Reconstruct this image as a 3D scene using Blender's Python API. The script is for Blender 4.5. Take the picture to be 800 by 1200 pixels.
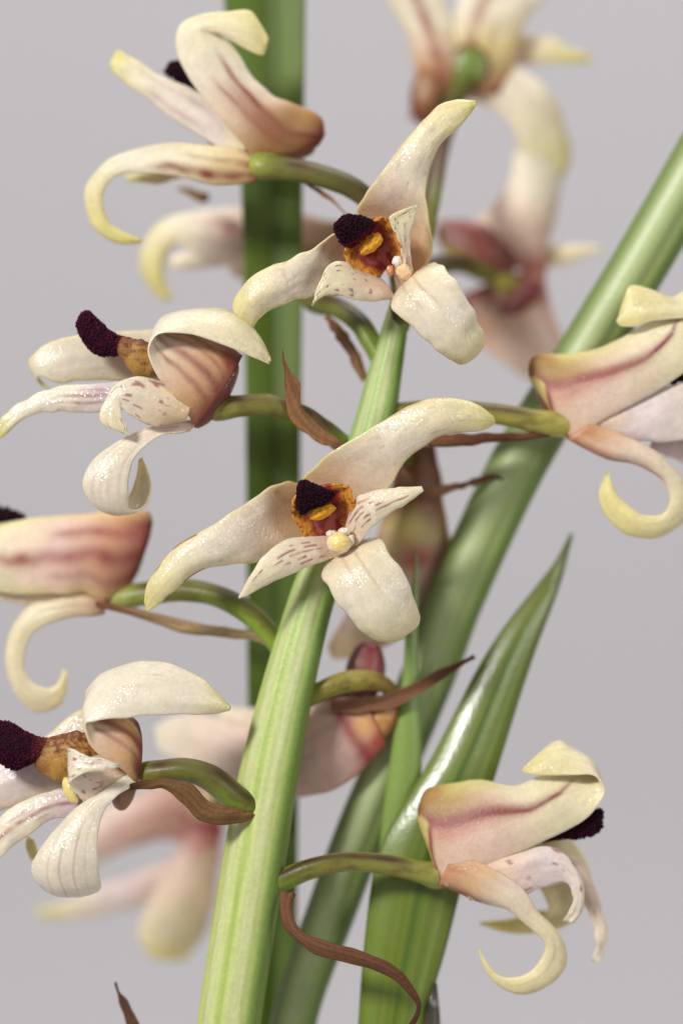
import bpy, math, random
import numpy as np
from mathutils import Vector

for o in list(bpy.data.objects):
    bpy.data.objects.remove(o)
SC = bpy.context.scene
COL = SC.collection

# ------------------------------------------------------------------ camera, light, exposure
H0 = 0.15            # height of the optical axis above the table sheet
DIST = 0.30          # lens to focal plane
S = 0.06 / 1200.0    # metres per picture unit at the focal plane (frame is 40 x 60 mm)
cam = bpy.data.cameras.new('camera')
cam.sensor_fit = 'VERTICAL'; cam.sensor_height = 36.0; cam.sensor_width = 24.0
cam.lens = 180.0
cam.clip_start = 0.01; cam.clip_end = 20.0
cam.dof.use_dof = True; cam.dof.focus_distance = DIST - 0.0004; cam.dof.aperture_fstop = 11.0
camo = bpy.data.objects.new('camera', cam); COL.objects.link(camo)
camo.location = (0, -DIST, H0); camo.rotation_euler = (math.radians(90), 0, 0)
SC.camera = camo

w = bpy.data.worlds.new('World'); SC.world = w; w.use_nodes = True
w.node_tree.nodes['Background'].inputs[0].default_value = (0.93, 0.94, 1.0, 1)
w.node_tree.nodes['Background'].inputs[1].default_value = 0.28

def area(name, loc, target, size, power, color):
    l = bpy.data.lights.new(name, 'AREA'); l.shape = 'RECTANGLE'; l.size = size[0]; l.size_y = size[1]
    l.energy = power; l.color = color
    o = bpy.data.objects.new(name, l); COL.objects.link(o); o.location = loc
    d = Vector(target) - Vector(loc); o.rotation_euler = d.to_track_quat('-Z', 'Y').to_euler()
    return o
area('softbox_key', (-0.25, -0.31, 0.36), (0, 0, 0.15), (0.10, 0.08), 2.05, (1.0, 0.985, 0.96))
area('softbox_fill', (0.30, -0.30, 0.24), (0, 0, 0.15), (0.14, 0.14), 0.45, (1.0, 0.98, 0.96))
area('backdrop_light', (0.10, 0.14, 0.62), (0.0, 0.42, 0.13), (0.40, 0.20), 1.75, (1.0, 0.985, 0.99))

SC.view_settings.view_transform = 'Standard'; SC.view_settings.look = 'None'
SC.view_settings.exposure = 0.0; SC.view_settings.gamma = 1.0
SC.view_settings.use_curve_mapping = False
SC.render.engine = 'CYCLES'
SC.cycles.use_denoising = True
SC.cycles.max_bounces = 6
SC.render.film_transparent = False

# ------------------------------------------------------------------ helpers
def lin(r, g, b):
    f = lambda c: c / 12.92 if c <= 0.04045 else ((c + 0.055) / 1.055) ** 2.4
    return np.array([f(r / 255), f(g / 255), f(b / 255)])

def at(p):
    """(x, y, z) in the plant's own layout grid (1/20 mm, x right, y down, z towards the lens) -> metres."""
    p = np.asarray(p, float)
    k = (DIST - p[..., 2] * S) / DIST
    return np.stack([(p[..., 0] - 400) * S * k, -p[..., 2] * S, H0 + (600 - p[..., 1]) * S * k], -1)

def _h(i, j, k, seed):
    n = (i * 374761393 + j * 668265263 + k * 2147483647 + seed * 974711) & 0xffffffff
    n = ((n ^ (n >> 13)) * 1274126177) & 0xffffffff
    n = ((n ^ (n >> 16)) * 2246822519) & 0xffffffff
    return ((n ^ (n >> 15)) & 0xffffff) / float(0xffffff)

def noise(p, seed=0):
    p = np.asarray(p, float); f = np.floor(p); t = p - f; t = t * t * (3 - 2 * t)
    i = f.astype(np.int64); out = 0
    for a in (0, 1):
        for b in (0, 1):
            for c in (0, 1):
                ww = (t[..., 0] if a else 1 - t[..., 0]) * (t[..., 1] if b else 1 - t[..., 1]) * (t[..., 2] if c else 1 - t[..., 2])
                out = out + ww * _h(i[..., 0] + a, i[..., 1] + b, i[..., 2] + c, seed)
    return out * 2 - 1

def fbm(p, seed=0):
    return 0.6 * noise(p, seed) + 0.3 * noise(np.asarray(p) * 2.1, seed + 7) + 0.15 * noise(np.asarray(p) * 4.3, seed + 13)

def sm(a, b, x):
    t = np.clip((x - a) / (b - a), 0, 1); return t * t * (3 - 2 * t)

def hermite(t, P, x):
    P = np.asarray(P, float); n = len(t)
    m = np.zeros_like(P)
    for i in range(n):
        a, b = max(i - 1, 0), min(i + 1, n - 1)
        m[i] = (P[b] - P[a]) / (t[b] - t[a])
    k = np.clip(np.searchsorted(t, x, side='right') - 1, 0, n - 2)
    h = (t[k + 1] - t[k]); s = ((x - t[k]) / h)[:, None]; h = h[:, None]
    return ((2 * s ** 3 - 3 * s ** 2 + 1) * P[k] + (s ** 3 - 2 * s ** 2 + s) * h * m[k]
            + (-2 * s ** 3 + 3 * s ** 2) * P[k + 1] + (s ** 3 - s ** 2) * h * m[k + 1])

def unit(v):
    return v / np.maximum(np.linalg.norm(v, axis=-1, keepdims=True), 1e-9)

def ramp(stops, x):
    xs = [s[0] for s in stops]; cs = np.array([s[1] for s in stops])
    return np.stack([np.interp(x, xs, cs[:, i]) for i in range(3)], -1)

def mix(a, b, f):
    f = np.asarray(f)[..., None]
    return a * (1 - f) + b * f

SEED = [11]
GLOSS = [1.0]
ORI = {}
def mesh_obj(name, verts, faces, cols, mat, parent=None, uv=None, smooth=True, gloss=None):
    """verts in metres (world); stored relative to the parent's origin."""
    org = ORI.get(parent.name, np.zeros(3)) if parent else np.zeros(3)
    me = bpy.data.meshes.new(name)
    me.from_pydata((np.asarray(verts) - org).tolist(), [], faces)
    if cols is not None:
        ca = me.color_attributes.new('tint', 'FLOAT_COLOR', 'POINT')
        c4 = np.ones((len(verts), 4), np.float32); c4[:, :3] = np.clip(cols, 0, 1)
        if gloss is not None: c4[:, 3] = gloss
        ca.data.foreach_set('color', c4.ravel())
    if uv is not None:
        ul = me.uv_layers.new(name='UVMap')
        li = np.zeros(len(me.loops), np.int32); me.loops.foreach_get('vertex_index', li)
        ul.data.foreach_set('uv', np.asarray(uv, np.float32)[li].ravel())
    me.polygons.foreach_set('use_smooth', [smooth] * len(me.polygons))
    me.update()
    ob = bpy.data.objects.new(name, me); COL.objects.link(ob)
    me.materials.append(MAT[mat])
    if parent: ob.parent = parent
    return ob

def empty(name, p, parent=None):
    o = bpy.data.objects.new(name, None); COL.objects.link(o); o.empty_display_size = 0.002
    wpos = at(p)
    if parent:
        o.parent = parent; o.location = wpos - ORI[parent.name]
    else:
        o.location = wpos
    ORI[o.name] = wpos
    return o

# ------------------------------------------------------------------ materials
MAT = {}
def base_mat(name, rough=0.45, spec=0.5, sss=0.0, sss_r=(0.0006, 0.0004, 0.00025), bump=0.3, bscale=9000, bdist=0.00002,
             trans=0.0, streak=None, coat=0.0, var=0.10, kind='VORONOI', cbump=0.8, cscale=7000, crough=0.16):
    m = bpy.data.materials.new(name); m.use_nodes = True; MAT[name] = m
    nt = m.node_tree; N = nt.nodes; L = nt.links
    bs = N['Principled BSDF']; out = N['Material Output']
    at_ = N.new('ShaderNodeAttribute'); at_.attribute_name = 'tint'
    tc = N.new('ShaderNodeTexCoord')
    n1 = N.new('ShaderNodeTexNoise'); n1.inputs['Scale'].default_value = bscale * 0.12; n1.inputs['Detail'].default_value = 5
    if streak:
        mp = N.new('ShaderNodeMapping'); mp.inputs['Scale'].default_value = streak
        L.new(tc.outputs['UV'], mp.inputs[0]); L.new(mp.outputs[0], n1.inputs['Vector']); n1.inputs['Scale'].default_value = 1.0
    else:
        L.new(tc.outputs['Object'], n1.inputs['Vector'])
    mr = N.new('ShaderNodeMapRange'); mr.inputs[1].default_value = 0.25; mr.inputs[2].default_value = 0.75
    mr.inputs[3].default_value = 1 - var; mr.inputs[4].default_value = 1 + var
    n3 = N.new('ShaderNodeTexNoise'); n3.inputs['Scale'].default_value = 3600; n3.inputs['Detail'].default_value = 3
    L.new(tc.outputs['Object'], n3.inputs['Vector'])
    av = N.new('ShaderNodeMath'); av.operation = 'MULTIPLY_ADD'; av.inputs[1].default_value = 0.55
    hf = N.new('ShaderNodeMath'); hf.operation = 'MULTIPLY'; hf.inputs[1].default_value = 0.45
    L.new(n3.outputs[0], hf.inputs[0]); L.new(n1.outputs[0], av.inputs[0]); L.new(hf.outputs[0], av.inputs[2]); L.new(av.outputs[0], mr.inputs[0])
    mul = N.new('ShaderNodeVectorMath'); mul.operation = 'SCALE'
    L.new(at_.outputs['Color'], mul.inputs[0]); L.new(mr.outputs[0], mul.inputs['Scale'])
    L.new(mul.outputs[0], bs.inputs['Base Color'])
    bs.inputs['Roughness'].default_value = rough
    bs.inputs['Specular IOR Level'].default_value = spec
    
    if coat:
        cw = N.new('ShaderNodeMath'); cw.operation = 'MULTIPLY'; cw.inputs[1].default_value = coat
        L.new(at_.outputs['Alpha'], cw.inputs[0]); L.new(cw.outputs[0], bs.inputs['Coat Weight'])
    bs.inputs['Coat Roughness'].default_value = crough
    if sss:
        bs.inputs['Subsurface Weight'].default_value = sss
        bs.inputs['Subsurface Radius'].default_value = (1, 0.65, 0.4); bs.inputs['Subsurface Scale'].default_value = sss_r[0]
    if kind == 'VORONOI':
        v = N.new('ShaderNodeTexVoronoi'); v.feature = 'SMOOTH_F1'; v.inputs['Scale'].default_value = bscale; v.inputs['Smoothness'].default_value = 0.6
        L.new(tc.outputs['Object'], v.inputs['Vector']); hgt = v.outputs['Distance']; inv = True
    else:
        v = N.new('ShaderNodeTexNoise'); v.inputs['Scale'].default_value = bscale; v.inputs['Detail'].default_value = 4
        L.new(tc.outputs['Object'], v.inputs['Vector']); hgt = v.outputs[0]; inv = False
    bp = N.new('ShaderNodeBump'); bp.invert = inv; bp.inputs['Strength'].default_value = bump; bp.inputs['Distance'].default_value = bdist
    L.new(hgt, bp.inputs['Height']); L.new(bp.outputs[0], bs.inputs['Normal'])
    if coat:
        v2 = N.new('ShaderNodeTexVoronoi'); v2.inputs['Scale'].default_value = cscale; L.new(tc.outputs['Object'], v2.inputs['Vector'])
        b2 = N.new('ShaderNodeBump'); b2.invert = True; b2.inputs['Strength'].default_value = cbump; b2.inputs['Distance'].default_value = 0.00005
        L.new(v2.outputs['Distance'], b2.inputs['Height']); L.new(bp.outputs[0], b2.inputs['Normal']); L.new(b2.outputs[0], bs.inputs['Coat Normal'])
    if trans:
        tr = N.new('ShaderNodeBsdfTranslucent'); L.new(mul.outputs[0], tr.inputs[0])
        mx = N.new('ShaderNodeMixShader'); mx.inputs[0].default_value = trans
        L.new(bs.outputs[0], mx.inputs[1]); L.new(tr.outputs[0], mx.inputs[2]); L.new(mx.outputs[0], out.inputs[0])
    return m
base_mat('petal_tissue', rough=0.50, spec=0.35, sss=0.6, sss_r=(0.00034,), bump=0.4, bscale=6000, bdist=0.00004, coat=0.8, cbump=0.75, cscale=5600, crough=0.14, var=0.15)
base_mat('lip_tissue', rough=0.5, spec=0.3, bump=0.6, bscale=7000, bdist=0.00005, var=0.2)
base_mat('papillae', rough=0.75, spec=0.12, bump=0.4, bscale=12000, bdist=0.00002, var=0.35, kind='NOISE')
base_mat('stem_skin', rough=0.45, spec=0.35, coat=0.08, cbump=0.3, cscale=5000, crough=0.25, bump=0.45, bscale=3800, bdist=0.00004, streak=(60, 40, 1), var=0.18, kind='NOISE')
base_mat('leaf_skin', rough=0.40, spec=0.4, coat=0.75, cbump=0.15, cscale=4200, crough=0.2, bump=0.35, bscale=5000, bdist=0.00003, streak=(5, 60, 1), var=0.12, kind='NOISE')
base_mat('leaf_bloom', rough=0.45, spec=0.4, coat=0.35, cbump=0.25, cscale=4500, crough=0.36, bump=0.35, bscale=5000, bdist=0.00003, streak=(5, 60, 1), var=0.12, kind='NOISE')
base_mat('dry_bract', trans=0.18, rough=0.75, spec=0.15, bump=0.8, bscale=3500, bdist=0.00008, streak=(4, 30, 1), var=0.3, kind='NOISE')

m = bpy.data.materials.new('backdrop_paper'); m.use_nodes = True; MAT['backdrop_paper'] = m
nt = m.node_tree; bs = nt.nodes['Principled BSDF']; bs.inputs['Roughness'].default_value = 0.9; bs.inputs['Specular IOR Level'].default_value = 0.1
n1 = nt.nodes.new('ShaderNodeTexNoise'); n1.inputs['Scale'].default_value = 3.0; n1.inputs['Detail'].default_value = 3
tc = nt.nodes.new('ShaderNodeTexCoord'); nt.links.new(tc.outputs['Object'], n1.inputs['Vector'])
cr = nt.nodes.new('ShaderNodeValToRGB'); nt.links.new(n1.outputs[0], cr.inputs[0])
cr.color_ramp.elements[0].position = 0.3; cr.color_ramp.elements[0].color = (0.515, 0.495, 0.498, 1)
cr.color_ramp.elements[1].position = 0.7; cr.color_ramp.elements[1].color = (0.545, 0.525, 0.528, 1)
nt.links.new(cr.outputs[0], bs.inputs['Base Color'])

# ------------------------------------------------------------------ the setting: one curved backdrop sheet
prof = [(-0.10, 0.0)] + [(0.30 + 0.12 * math.sin(a), 0.12 - 0.12 * math.cos(a)) for a in np.linspace(0, math.pi / 2, 14)] + [(0.42, 0.60)]
vs = []; fs = []
for i, (y, z) in enumerate(prof):
    vs += [(-0.6, y, z), (0.6, y, z)]
    if i: fs.append((2 * i - 2, 2 * i - 1, 2 * i + 1, 2 * i))
bd = mesh_obj('backdrop', vs, fs, None, 'backdrop_paper'); bd['kind'] = 'structure'

# ------------------------------------------------------------------ builders
CREAM = lin(220, 209, 174); PALE = lin(222, 212, 190); PINK = lin(214, 184, 164); YEL = lin(218, 206, 142); YG = lin(204, 196, 116)
RED = lin(140, 45, 52); BROWN = lin(128, 72, 42); OLIVE = lin(158, 130, 62); MAROON = lin(92, 20, 26); VIO = lin(206, 186, 196)

STD = [(0, mix(CREAM, PINK, .9)), (.3, mix(CREAM, PINK, .35)), (.55, CREAM), (.85, mix(CREAM, YEL, .35)), (1, YEL)]
def petal(name, parent, st, dz=0, stops=STD, thick=5.2, veins=(), vcol=RED, dash=0.0, spots=0, edge=None, nu=60, nv=26,
          mat='petal_tissue', fold=0.0, wob=1.0, wrinkle=1.0, colfn=None, freckle=0.0, tipmark=0, hump=0.0, gloss=1.0):
    SEED[0] += 1; sd = SEED[0]
    st = [s if len(s) == 7 else (s[0], s[1], 0, s[2], s[3], 0, s[4]) for s in st]
    A = np.array(st, float); Lp = A[:, :3] * (1, -1, 1); Rp = A[:, 3:6] * (1, -1, 1)
    Lp[:, 2] += dz; Rp[:, 2] += dz
    d = (np.linalg.norm(np.diff(Lp, axis=0), axis=1) + np.linalg.norm(np.diff(Rp, axis=0), axis=1)) / 2
    t = np.concatenate([[0], np.cumsum(np.maximum(d, 1.0))]); t /= t[-1]
    u = np.linspace(0, 1, nu); v = np.linspace(-1, 1, nv)
    P = hermite(t, np.concatenate([Lp, Rp, A[:, 6:7]], 1), u)
    Lc, Rc, b = P[:, :3], P[:, 3:6], P[:, 6]
    C = (Lc + Rc) / 2; T = unit(np.gradient(C, axis=0)); Sd = unit(Rc - Lc); n = unit(np.cross(Sd, T))
    wob_l = wob * 1.6 * noise(np.stack([u * 13, u * 0, u * 0 + sd], -1), 3); wob_r = wob * 1.6 * noise(np.stack([u * 13, u * 0 + 5, u * 0 + sd], -1), 4)
    Lc = Lc + Sd * wob_l[:, None]; Rc = Rc + Sd * wob_r[:, None]
    U, V = np.meshgrid(u, v, indexing='ij')
    G = Lc[:, None] * ((1 - V) / 2)[..., None] + Rc[:, None] * ((1 + V) / 2)[..., None]
    prof_ = (1 - V ** 2) * (1 - fold) + (1 - np.abs(V)) * fold
    G = G + n[:, None] * (b[:, None] * prof_)[..., None]
    pn = np.stack([U * 7, V * 2.0, U * 0 + sd * 1.7], -1)
    G = G + n[:, None] * (wrinkle * (1.3 * noise(pn, 21) + 0.28 * noise(np.stack([U * 9, V * 5, U * 0 + sd], -1), 22)) + hump * np.sin(math.pi * np.abs(V)) * np.minimum(1, 3 * (1 - U)))[..., None]
    gu = np.gradient(G, axis=0); gv = np.gradient(G, axis=1); nn = unit(np.cross(gv, gu))
    th = thick * (0.22 + 0.78 * np.sqrt(np.clip(1 - V ** 2, 0, 1))) * (0.45 + 0.55 * sm(0, .12, 1 - U)) * 0.5
    F = G + nn * th[..., None]; B = G - nn * th[..., None]
    verts = np.concatenate([F.reshape(-1, 3), B.reshape(-1, 3)])
    # pigment
    c = ramp(stops, np.clip(U + 0.05 * noise(np.stack([U * 6, V * 3, U * 0 + sd], -1), 5), 0, 1))
    c = c * (1 + 0.05 * fbm(np.stack([U * 9, V * 5, U * 0 + sd], -1), 9))[..., None]
    if edge is not None:
        c = mix(c, edge[0], edge[1] * sm(edge[2], 1, np.abs(V)))
    for (v0, wv, s_, u0, u1) in veins:
        if isinstance(v0, (list, tuple)):
            vline = np.interp(U, [q_[0] for q_ in v0], [q_[1] for q_ in v0]); v0 = v0[0][1]
        else: vline = v0
        vv = V - vline - 0.04 * noise(np.stack([U * 5, U * 0 + v0 * 9, U * 0 + sd], -1), 31)
        f = np.exp(-(vv / wv) ** 2) * s_ * sm(u0 - .06, u0 + .04, U) * (1 - sm(u1 - .08, u1 + .04, U))
        f = f * (0.75 + 0.35 * noise(np.stack([U * 20, V * 3, U * 0 + v0 * 31 + sd], -1), 33))
        if dash:
            f = f * sm(-0.10, 0.10, noise(np.stack([U * dash, U * 0 + v0 * 57, U * 0 + sd], -1), 35) + 0.15)
        c = mix(c, vcol, np.clip(f, 0, 1))
    if spots:
        f = sm(0.52, 0.66, noise(np.stack([U * spots * 1.6, V * spots * .6, U * 0 + sd * 3.1], -1), 41)) * sm(.1, .3, U)
        c = mix(c, lin(140, 70, 74), 0.75 * f)
    if freckle:
        f = sm(0.55, 0.75, noise(np.stack([U * 22, V * 6, U * 0 + sd * 1.3], -1), 43)); c = mix(c, lin(178, 128, 96), freckle * f)
    if tipmark:
        f = sm(.86, .93, np.abs(V)) * sm(0.1, 0.4, noise(np.stack([U * 14, U * 0, U * 0 + sd], -1), 47)) * sm(.45, .6, U); c = mix(c, lin(150, 96, 44), tipmark * f)
    if colfn: c = colfn(c, U, V)
    cols = np.concatenate([c.reshape(-1, 3)] * 2)
    I = np.arange(nu * nv).reshape(nu, nv); J = I + nu * nv
    q = lambda a, b_, c_, d_: np.stack([a, b_, c_, d_], -1).reshape(-1, 4)
    faces = [q(I[:-1, :-1], I[:-1, 1:], I[1:, 1:], I[1:, :-1]), q(J[:-1, :-1], J[1:, :-1], J[1:, 1:], J[:-1, 1:]),
             q(I[:-1, 0], I[1:, 0], J[1:, 0], J[:-1, 0]), q(I[:-1, -1], J[:-1, -1], J[1:, -1], I[1:, -1]),
             q(I[0, :-1], J[0, :-1], J[0, 1:], I[0, 1:]), q(I[-1, :-1], I[-1, 1:], J[-1, 1:], J[-1, :-1])]
    verts = verts * (1, -1, 1)
    uv = np.stack([np.concatenate([U.ravel()] * 2), np.concatenate([V.ravel() * .5 + .5] * 2)], -1)
    gl = np.full(U.shape, gloss * GLOSS[0]) if np.isscalar(gloss) else np.interp(U, [g_[0] for g_ in gloss], [g_[1] for g_ in gloss])
    gl = np.concatenate([gl.ravel()] * 2)
    ob = mesh_obj(name, at(verts), np.concatenate(faces).tolist(), cols, mat, parent, uv, gloss=gl)
    return ob

def tube(name, parent, pts, dz=0, stops=None, sec=None, flat=1.0, up=(0, 0, 1), nu=70, ns=28, mat='stem_skin', colfn=None, lump=0.5, closed=True):
    """pts: (x, y, z, radius); sec(theta, u) scales the radius; flat squeezes along the second axis."""
    SEED[0] += 1; sd = SEED[0]
    A = np.array(pts, float); Pp = A[:, :3] * (1, -1, 1); Pp[:, 2] += dz
    t = np.concatenate([[0], np.cumsum(np.linalg.norm(np.diff(Pp, axis=0), axis=1))]); t /= t[-1]
    u = np.linspace(0, 1, nu); Q = hermite(t, np.concatenate([Pp, A[:, 3:4]], 1), u)
    C = Q[:, :3]; r = Q[:, 3]
    T = unit(np.gradient(C, axis=0)); a1 = unit(np.cross(T, np.array(up, float))); a2 = unit(np.cross(a1, T))
    th = np.linspace(0, 2 * math.pi, ns, endpoint=False); TH, U = np.meshgrid(th, u)
    rr = r[:, None] * (sec(TH, U) if sec else 1.0)
    rr = rr + lump * noise(np.stack([U * 12, np.cos(TH), np.sin(TH) + sd], -1), 3)
    G = C[:, None] + a1[:, None] * (rr * np.cos(TH))[..., None] + a2[:, None] * (rr * flat * np.sin(TH))[..., None]
    verts = np.concatenate([G.reshape(-1, 3), C[:1] - T[:1] * r[0] * .4, C[-1:] + T[-1:] * r[-1] * .5])
    c = ramp(stops, U); c = c * (1 + 0.06 * fbm(np.stack([U * 14, np.cos(TH) * 2, np.sin(TH) * 2 + sd], -1), 8))[..., None]
    if colfn: c = colfn(c, U, TH)
    cols = np.concatenate([c.reshape(-1, 3), c[0, :1], c[-1, :1]])
    I = np.arange(nu * ns).reshape(nu, ns); K = np.roll(I, -1, axis=1)
    f = np.stack([I[:-1], K[:-1], K[1:], I[1:]], -1).reshape(-1, 4).tolist()
    a, b = nu * ns, nu * ns + 1
    f += [(a, int(K[0, j]), int(I[0, j])) for j in range(ns)] + [(b, int(I[-1, j]), int(K[-1, j])) for j in range(ns)]
    uv = np.stack([np.concatenate([U.ravel(), [0, 1]]), np.concatenate([TH.ravel() / 6.2832, [0, 0]])], -1)
    return mesh_obj(name, at(verts * (1, -1, 1)), f, cols, mat, parent, uv)

def blob_data(c, ax, rot=0, amp=0.1, freq=2.0, n=22, sd=0):
    """closed lumpy ellipsoid in layout coordinates: (verts, faces, unit dirs)"""
    nv_, nh = n, n * 2
    ph = np.linspace(0, math.pi, nv_)[1:-1]; th = np.linspace(0, 2 * math.pi, nh, endpoint=False)
    PH, TH = np.meshgrid(ph, th, indexing='ij')
    D = np.stack([np.sin(PH) * np.cos(TH), np.sin(PH) * np.sin(TH), np.cos(PH)], -1).reshape(-1, 3)
    D = np.concatenate([D, [[0, 0, 1], [0, 0, -1]]])
    V = D * np.array(ax) * (1 + amp * fbm(D * freq + sd * 3.3, sd))[:, None]
    ca, sa = math.cos(math.radians(rot)), math.sin(math.radians(rot))
    V = np.stack([V[:, 0] * ca - V[:, 1] * sa, V[:, 0] * sa + V[:, 1] * ca, V[:, 2]], -1) + np.array(c)
    I = np.arange(len(ph) * nh).reshape(len(ph), nh); K = np.roll(I, -1, axis=1)
    f = np.stack([I[:-1], K[:-1], K[1:], I[1:]], -1).reshape(-1, 4).tolist()
    a, b = len(D) - 2, len(D) - 1
    f += [(a, int(K[0, j]), int(I[0, j])) for j in range(nh)] + [(b, int(I[-1, j]), int(K[-1, j])) for j in range(nh)]
    return V, f, D

def blob(name, parent, c, ax, rot=0, dz=0, col=CREAM, amp=0.1, freq=2.0, n=22, mat='lip_tissue', colfn=None, extra=()):
    SEED[0] += 1
    V, f, D = blob_data(c, ax, rot, amp, freq, n, SEED[0])
    cc = np.tile(np.array(col), (len(V), 1)) * (1 + 0.08 * fbm(D * 4 + SEED[0], 3))[:, None]
    if colfn: cc = colfn(cc, D, V)
    for (c2, ax2, col2) in extra:
        V2, f2, D2 = blob_data(c2, ax2, 0, 0.4, 2.2, 14, SEED[0] + 5)
        f += [tuple(i + len(V) for i in q) for q in f2]; V = np.concatenate([V, V2]); cc = np.concatenate([cc, np.tile(np.array(col2), (len(V2), 1))])
    V = V + np.array([0, 0, dz])
    return mesh_obj(name, at(V), f, cc, mat, parent)

def papilla_pad(name, parent, st, dz=0, thick=16, count=650, length=4.2, rad=1.5, col=lin(24, 8, 16), tipcol=lin(46, 12, 28), rim=None):
    """thick cushion between two margins, closely set with short papillae"""
    SEED[0] += 1; rg = np.random.RandomState(SEED[0])
    st = [s if len(s) == 7 else (s[0], s[1], 0, s[2], s[3], 0, s[4]) for s in st]
    A = np.array(st, float); Lp = A[:, :3] * (1, -1, 1); Rp = A[:, 3:6] * (1, -1, 1); Lp[:, 2] += dz; Rp[:, 2] += dz
    d = (np.linalg.norm(np.diff(Lp, axis=0), axis=1) + np.linalg.norm(np.diff(Rp, axis=0), axis=1)) / 2
    t = np.concatenate([[0], np.cumsum(np.maximum(d, 1))]); t /= t[-1]
    nu, ns = 30, 28; u = np.linspace(0, 1, nu); P = hermite(t, np.concatenate([Lp, Rp, A[:, 6:7]], 1), u)
    C = (P[:, :3] + P[:, 3:6]) / 2; W = (P[:, 3:6] - P[:, :3]) / 2; T = unit(np.gradient(C, axis=0)); n = unit(np.cross(unit(W), T))
    th = np.linspace(0, 2 * math.pi, ns, endpoint=False); TH, U = np.meshgrid(th, u)
    taper = np.sqrt(np.clip(1 - (2 * u - 1) ** 6, 0.02, 1))
    hw = np.linalg.norm(W, axis=1)
    G = C[:, None] + W[:, None] * np.cos(TH)[..., None] + n[:, None] * (np.sin(TH) * (np.minimum(thick, hw * 1.1) * taper)[:, None] + P[:, 6][:, None])[..., None]
    G = G + 0.8 * noise(G * 0.25, SEED[0])[..., None]
    nrm = unit(np.cross(np.gradient(G, axis=1), np.gradient(G, axis=0)))
    if ((G - C[:, None]) * nrm).sum() < 0: nrm = -nrm
    verts = [G.reshape(-1, 3), C[:1], C[-1:]]
    I = np.arange(nu * ns).reshape(nu, ns); K = np.roll(I, -1, axis=1)
    f = np.stack([I[:-1], K[:-1], K[1:], I[1:]], -1).reshape(-1, 4).tolist()
    a, b = nu * ns, nu * ns + 1
    f += [(a, int(K[0, j]), int(I[0, j])) for j in range(ns)] + [(b, int(I[-1, j]), int(K[-1, j])) for j in range(ns)]
    cc = [np.tile(col, (nu * ns + 2, 1))]
    if rim is not None:
        base_c = mix(np.tile(col, (nu * ns, 1)), rim, 1 - sm(0.02, .30, U.ravel())); cc = [np.concatenate([base_c, base_c[:1], base_c[-1:]])]
    off = nu * ns + 2; ring = np.linspace(0, 2 * math.pi, 5, endpoint=False)
    pi = rg.uniform(0, nu - 1.001, count); pj = rg.randint(0, ns, count)
    i0 = pi.astype(int); fr = (pi - i0)[:, None]; j1 = (pj + 1) % ns; fj = rg.uniform(0, 1, (count, 1))
    pos = (G[i0, pj] * (1 - fr) + G[i0 + 1, pj] * fr) * (1 - fj) + (G[i0, j1] * (1 - fr) + G[i0 + 1, j1] * fr) * fj
    nr = unit(nrm[i0, pj] + rg.normal(0, .28, (count, 3)))
    e1 = unit(np.cross(nr, np.array([0.3, 0.8, 0.5]))); e2 = np.cross(nr, e1)
    ln = length * rg.uniform(.5, 1.25, (count, 1)); rd = rad * rg.uniform(.7, 1.2, (count, 1))
    for k, (h, s_) in enumerate(((-.2, .9), (.55, 1.0), (.95, .55))):
        R = pos[:, None] + nr[:, None] * (ln * h)[:, None] + (e1[:, None] * np.cos(ring)[None, :, None] + e2[:, None] * np.sin(ring)[None, :, None]) * (rd * s_)[:, None]
        verts.append(R.reshape(-1, 3))
        tc_ = tipcol if k else col
        cr_ = np.tile(tc_, (count, 1)) * rg.uniform(.5, 1.5, (count, 1)) if k else np.tile(tc_, (count, 1))
        if rim is not None: cr_ = mix(cr_, rim, (1 - sm(.0, .28, pi / nu + rg.normal(0, .05, count))))
        cc.append(np.repeat(cr_, 5, axis=0))
    for p in range(count):
        o0 = off + p * 5; o1 = o0 + count * 5; o2 = o1 + count * 5
        for j in range(5):
            j2 = (j + 1) % 5
            f.append((o0 + j, o0 + j2, o1 + j2, o1 + j)); f.append((o1 + j, o1 + j2, o2 + j2, o2 + j))
        f.append(tuple(o2 + j for j in range(5)))
    V = np.concatenate(verts) * (1, -1, 1)
    return mesh_obj(name, at(V), f, np.concatenate(cc), 'papillae', parent)

# ------------------------------------------------------------------ leaves
LG = lin(134, 150, 58); MG = lin(100, 124, 30); DG = lin(52, 74, 8); GL = lin(146, 162, 98)
def leaf_thing(p, label):
    e = empty('orchid_leaf', p); e['label'] = label; e['category'] = 'leaf'; e['group'] = 'long green leaves around the flower spike'
    return e

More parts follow.
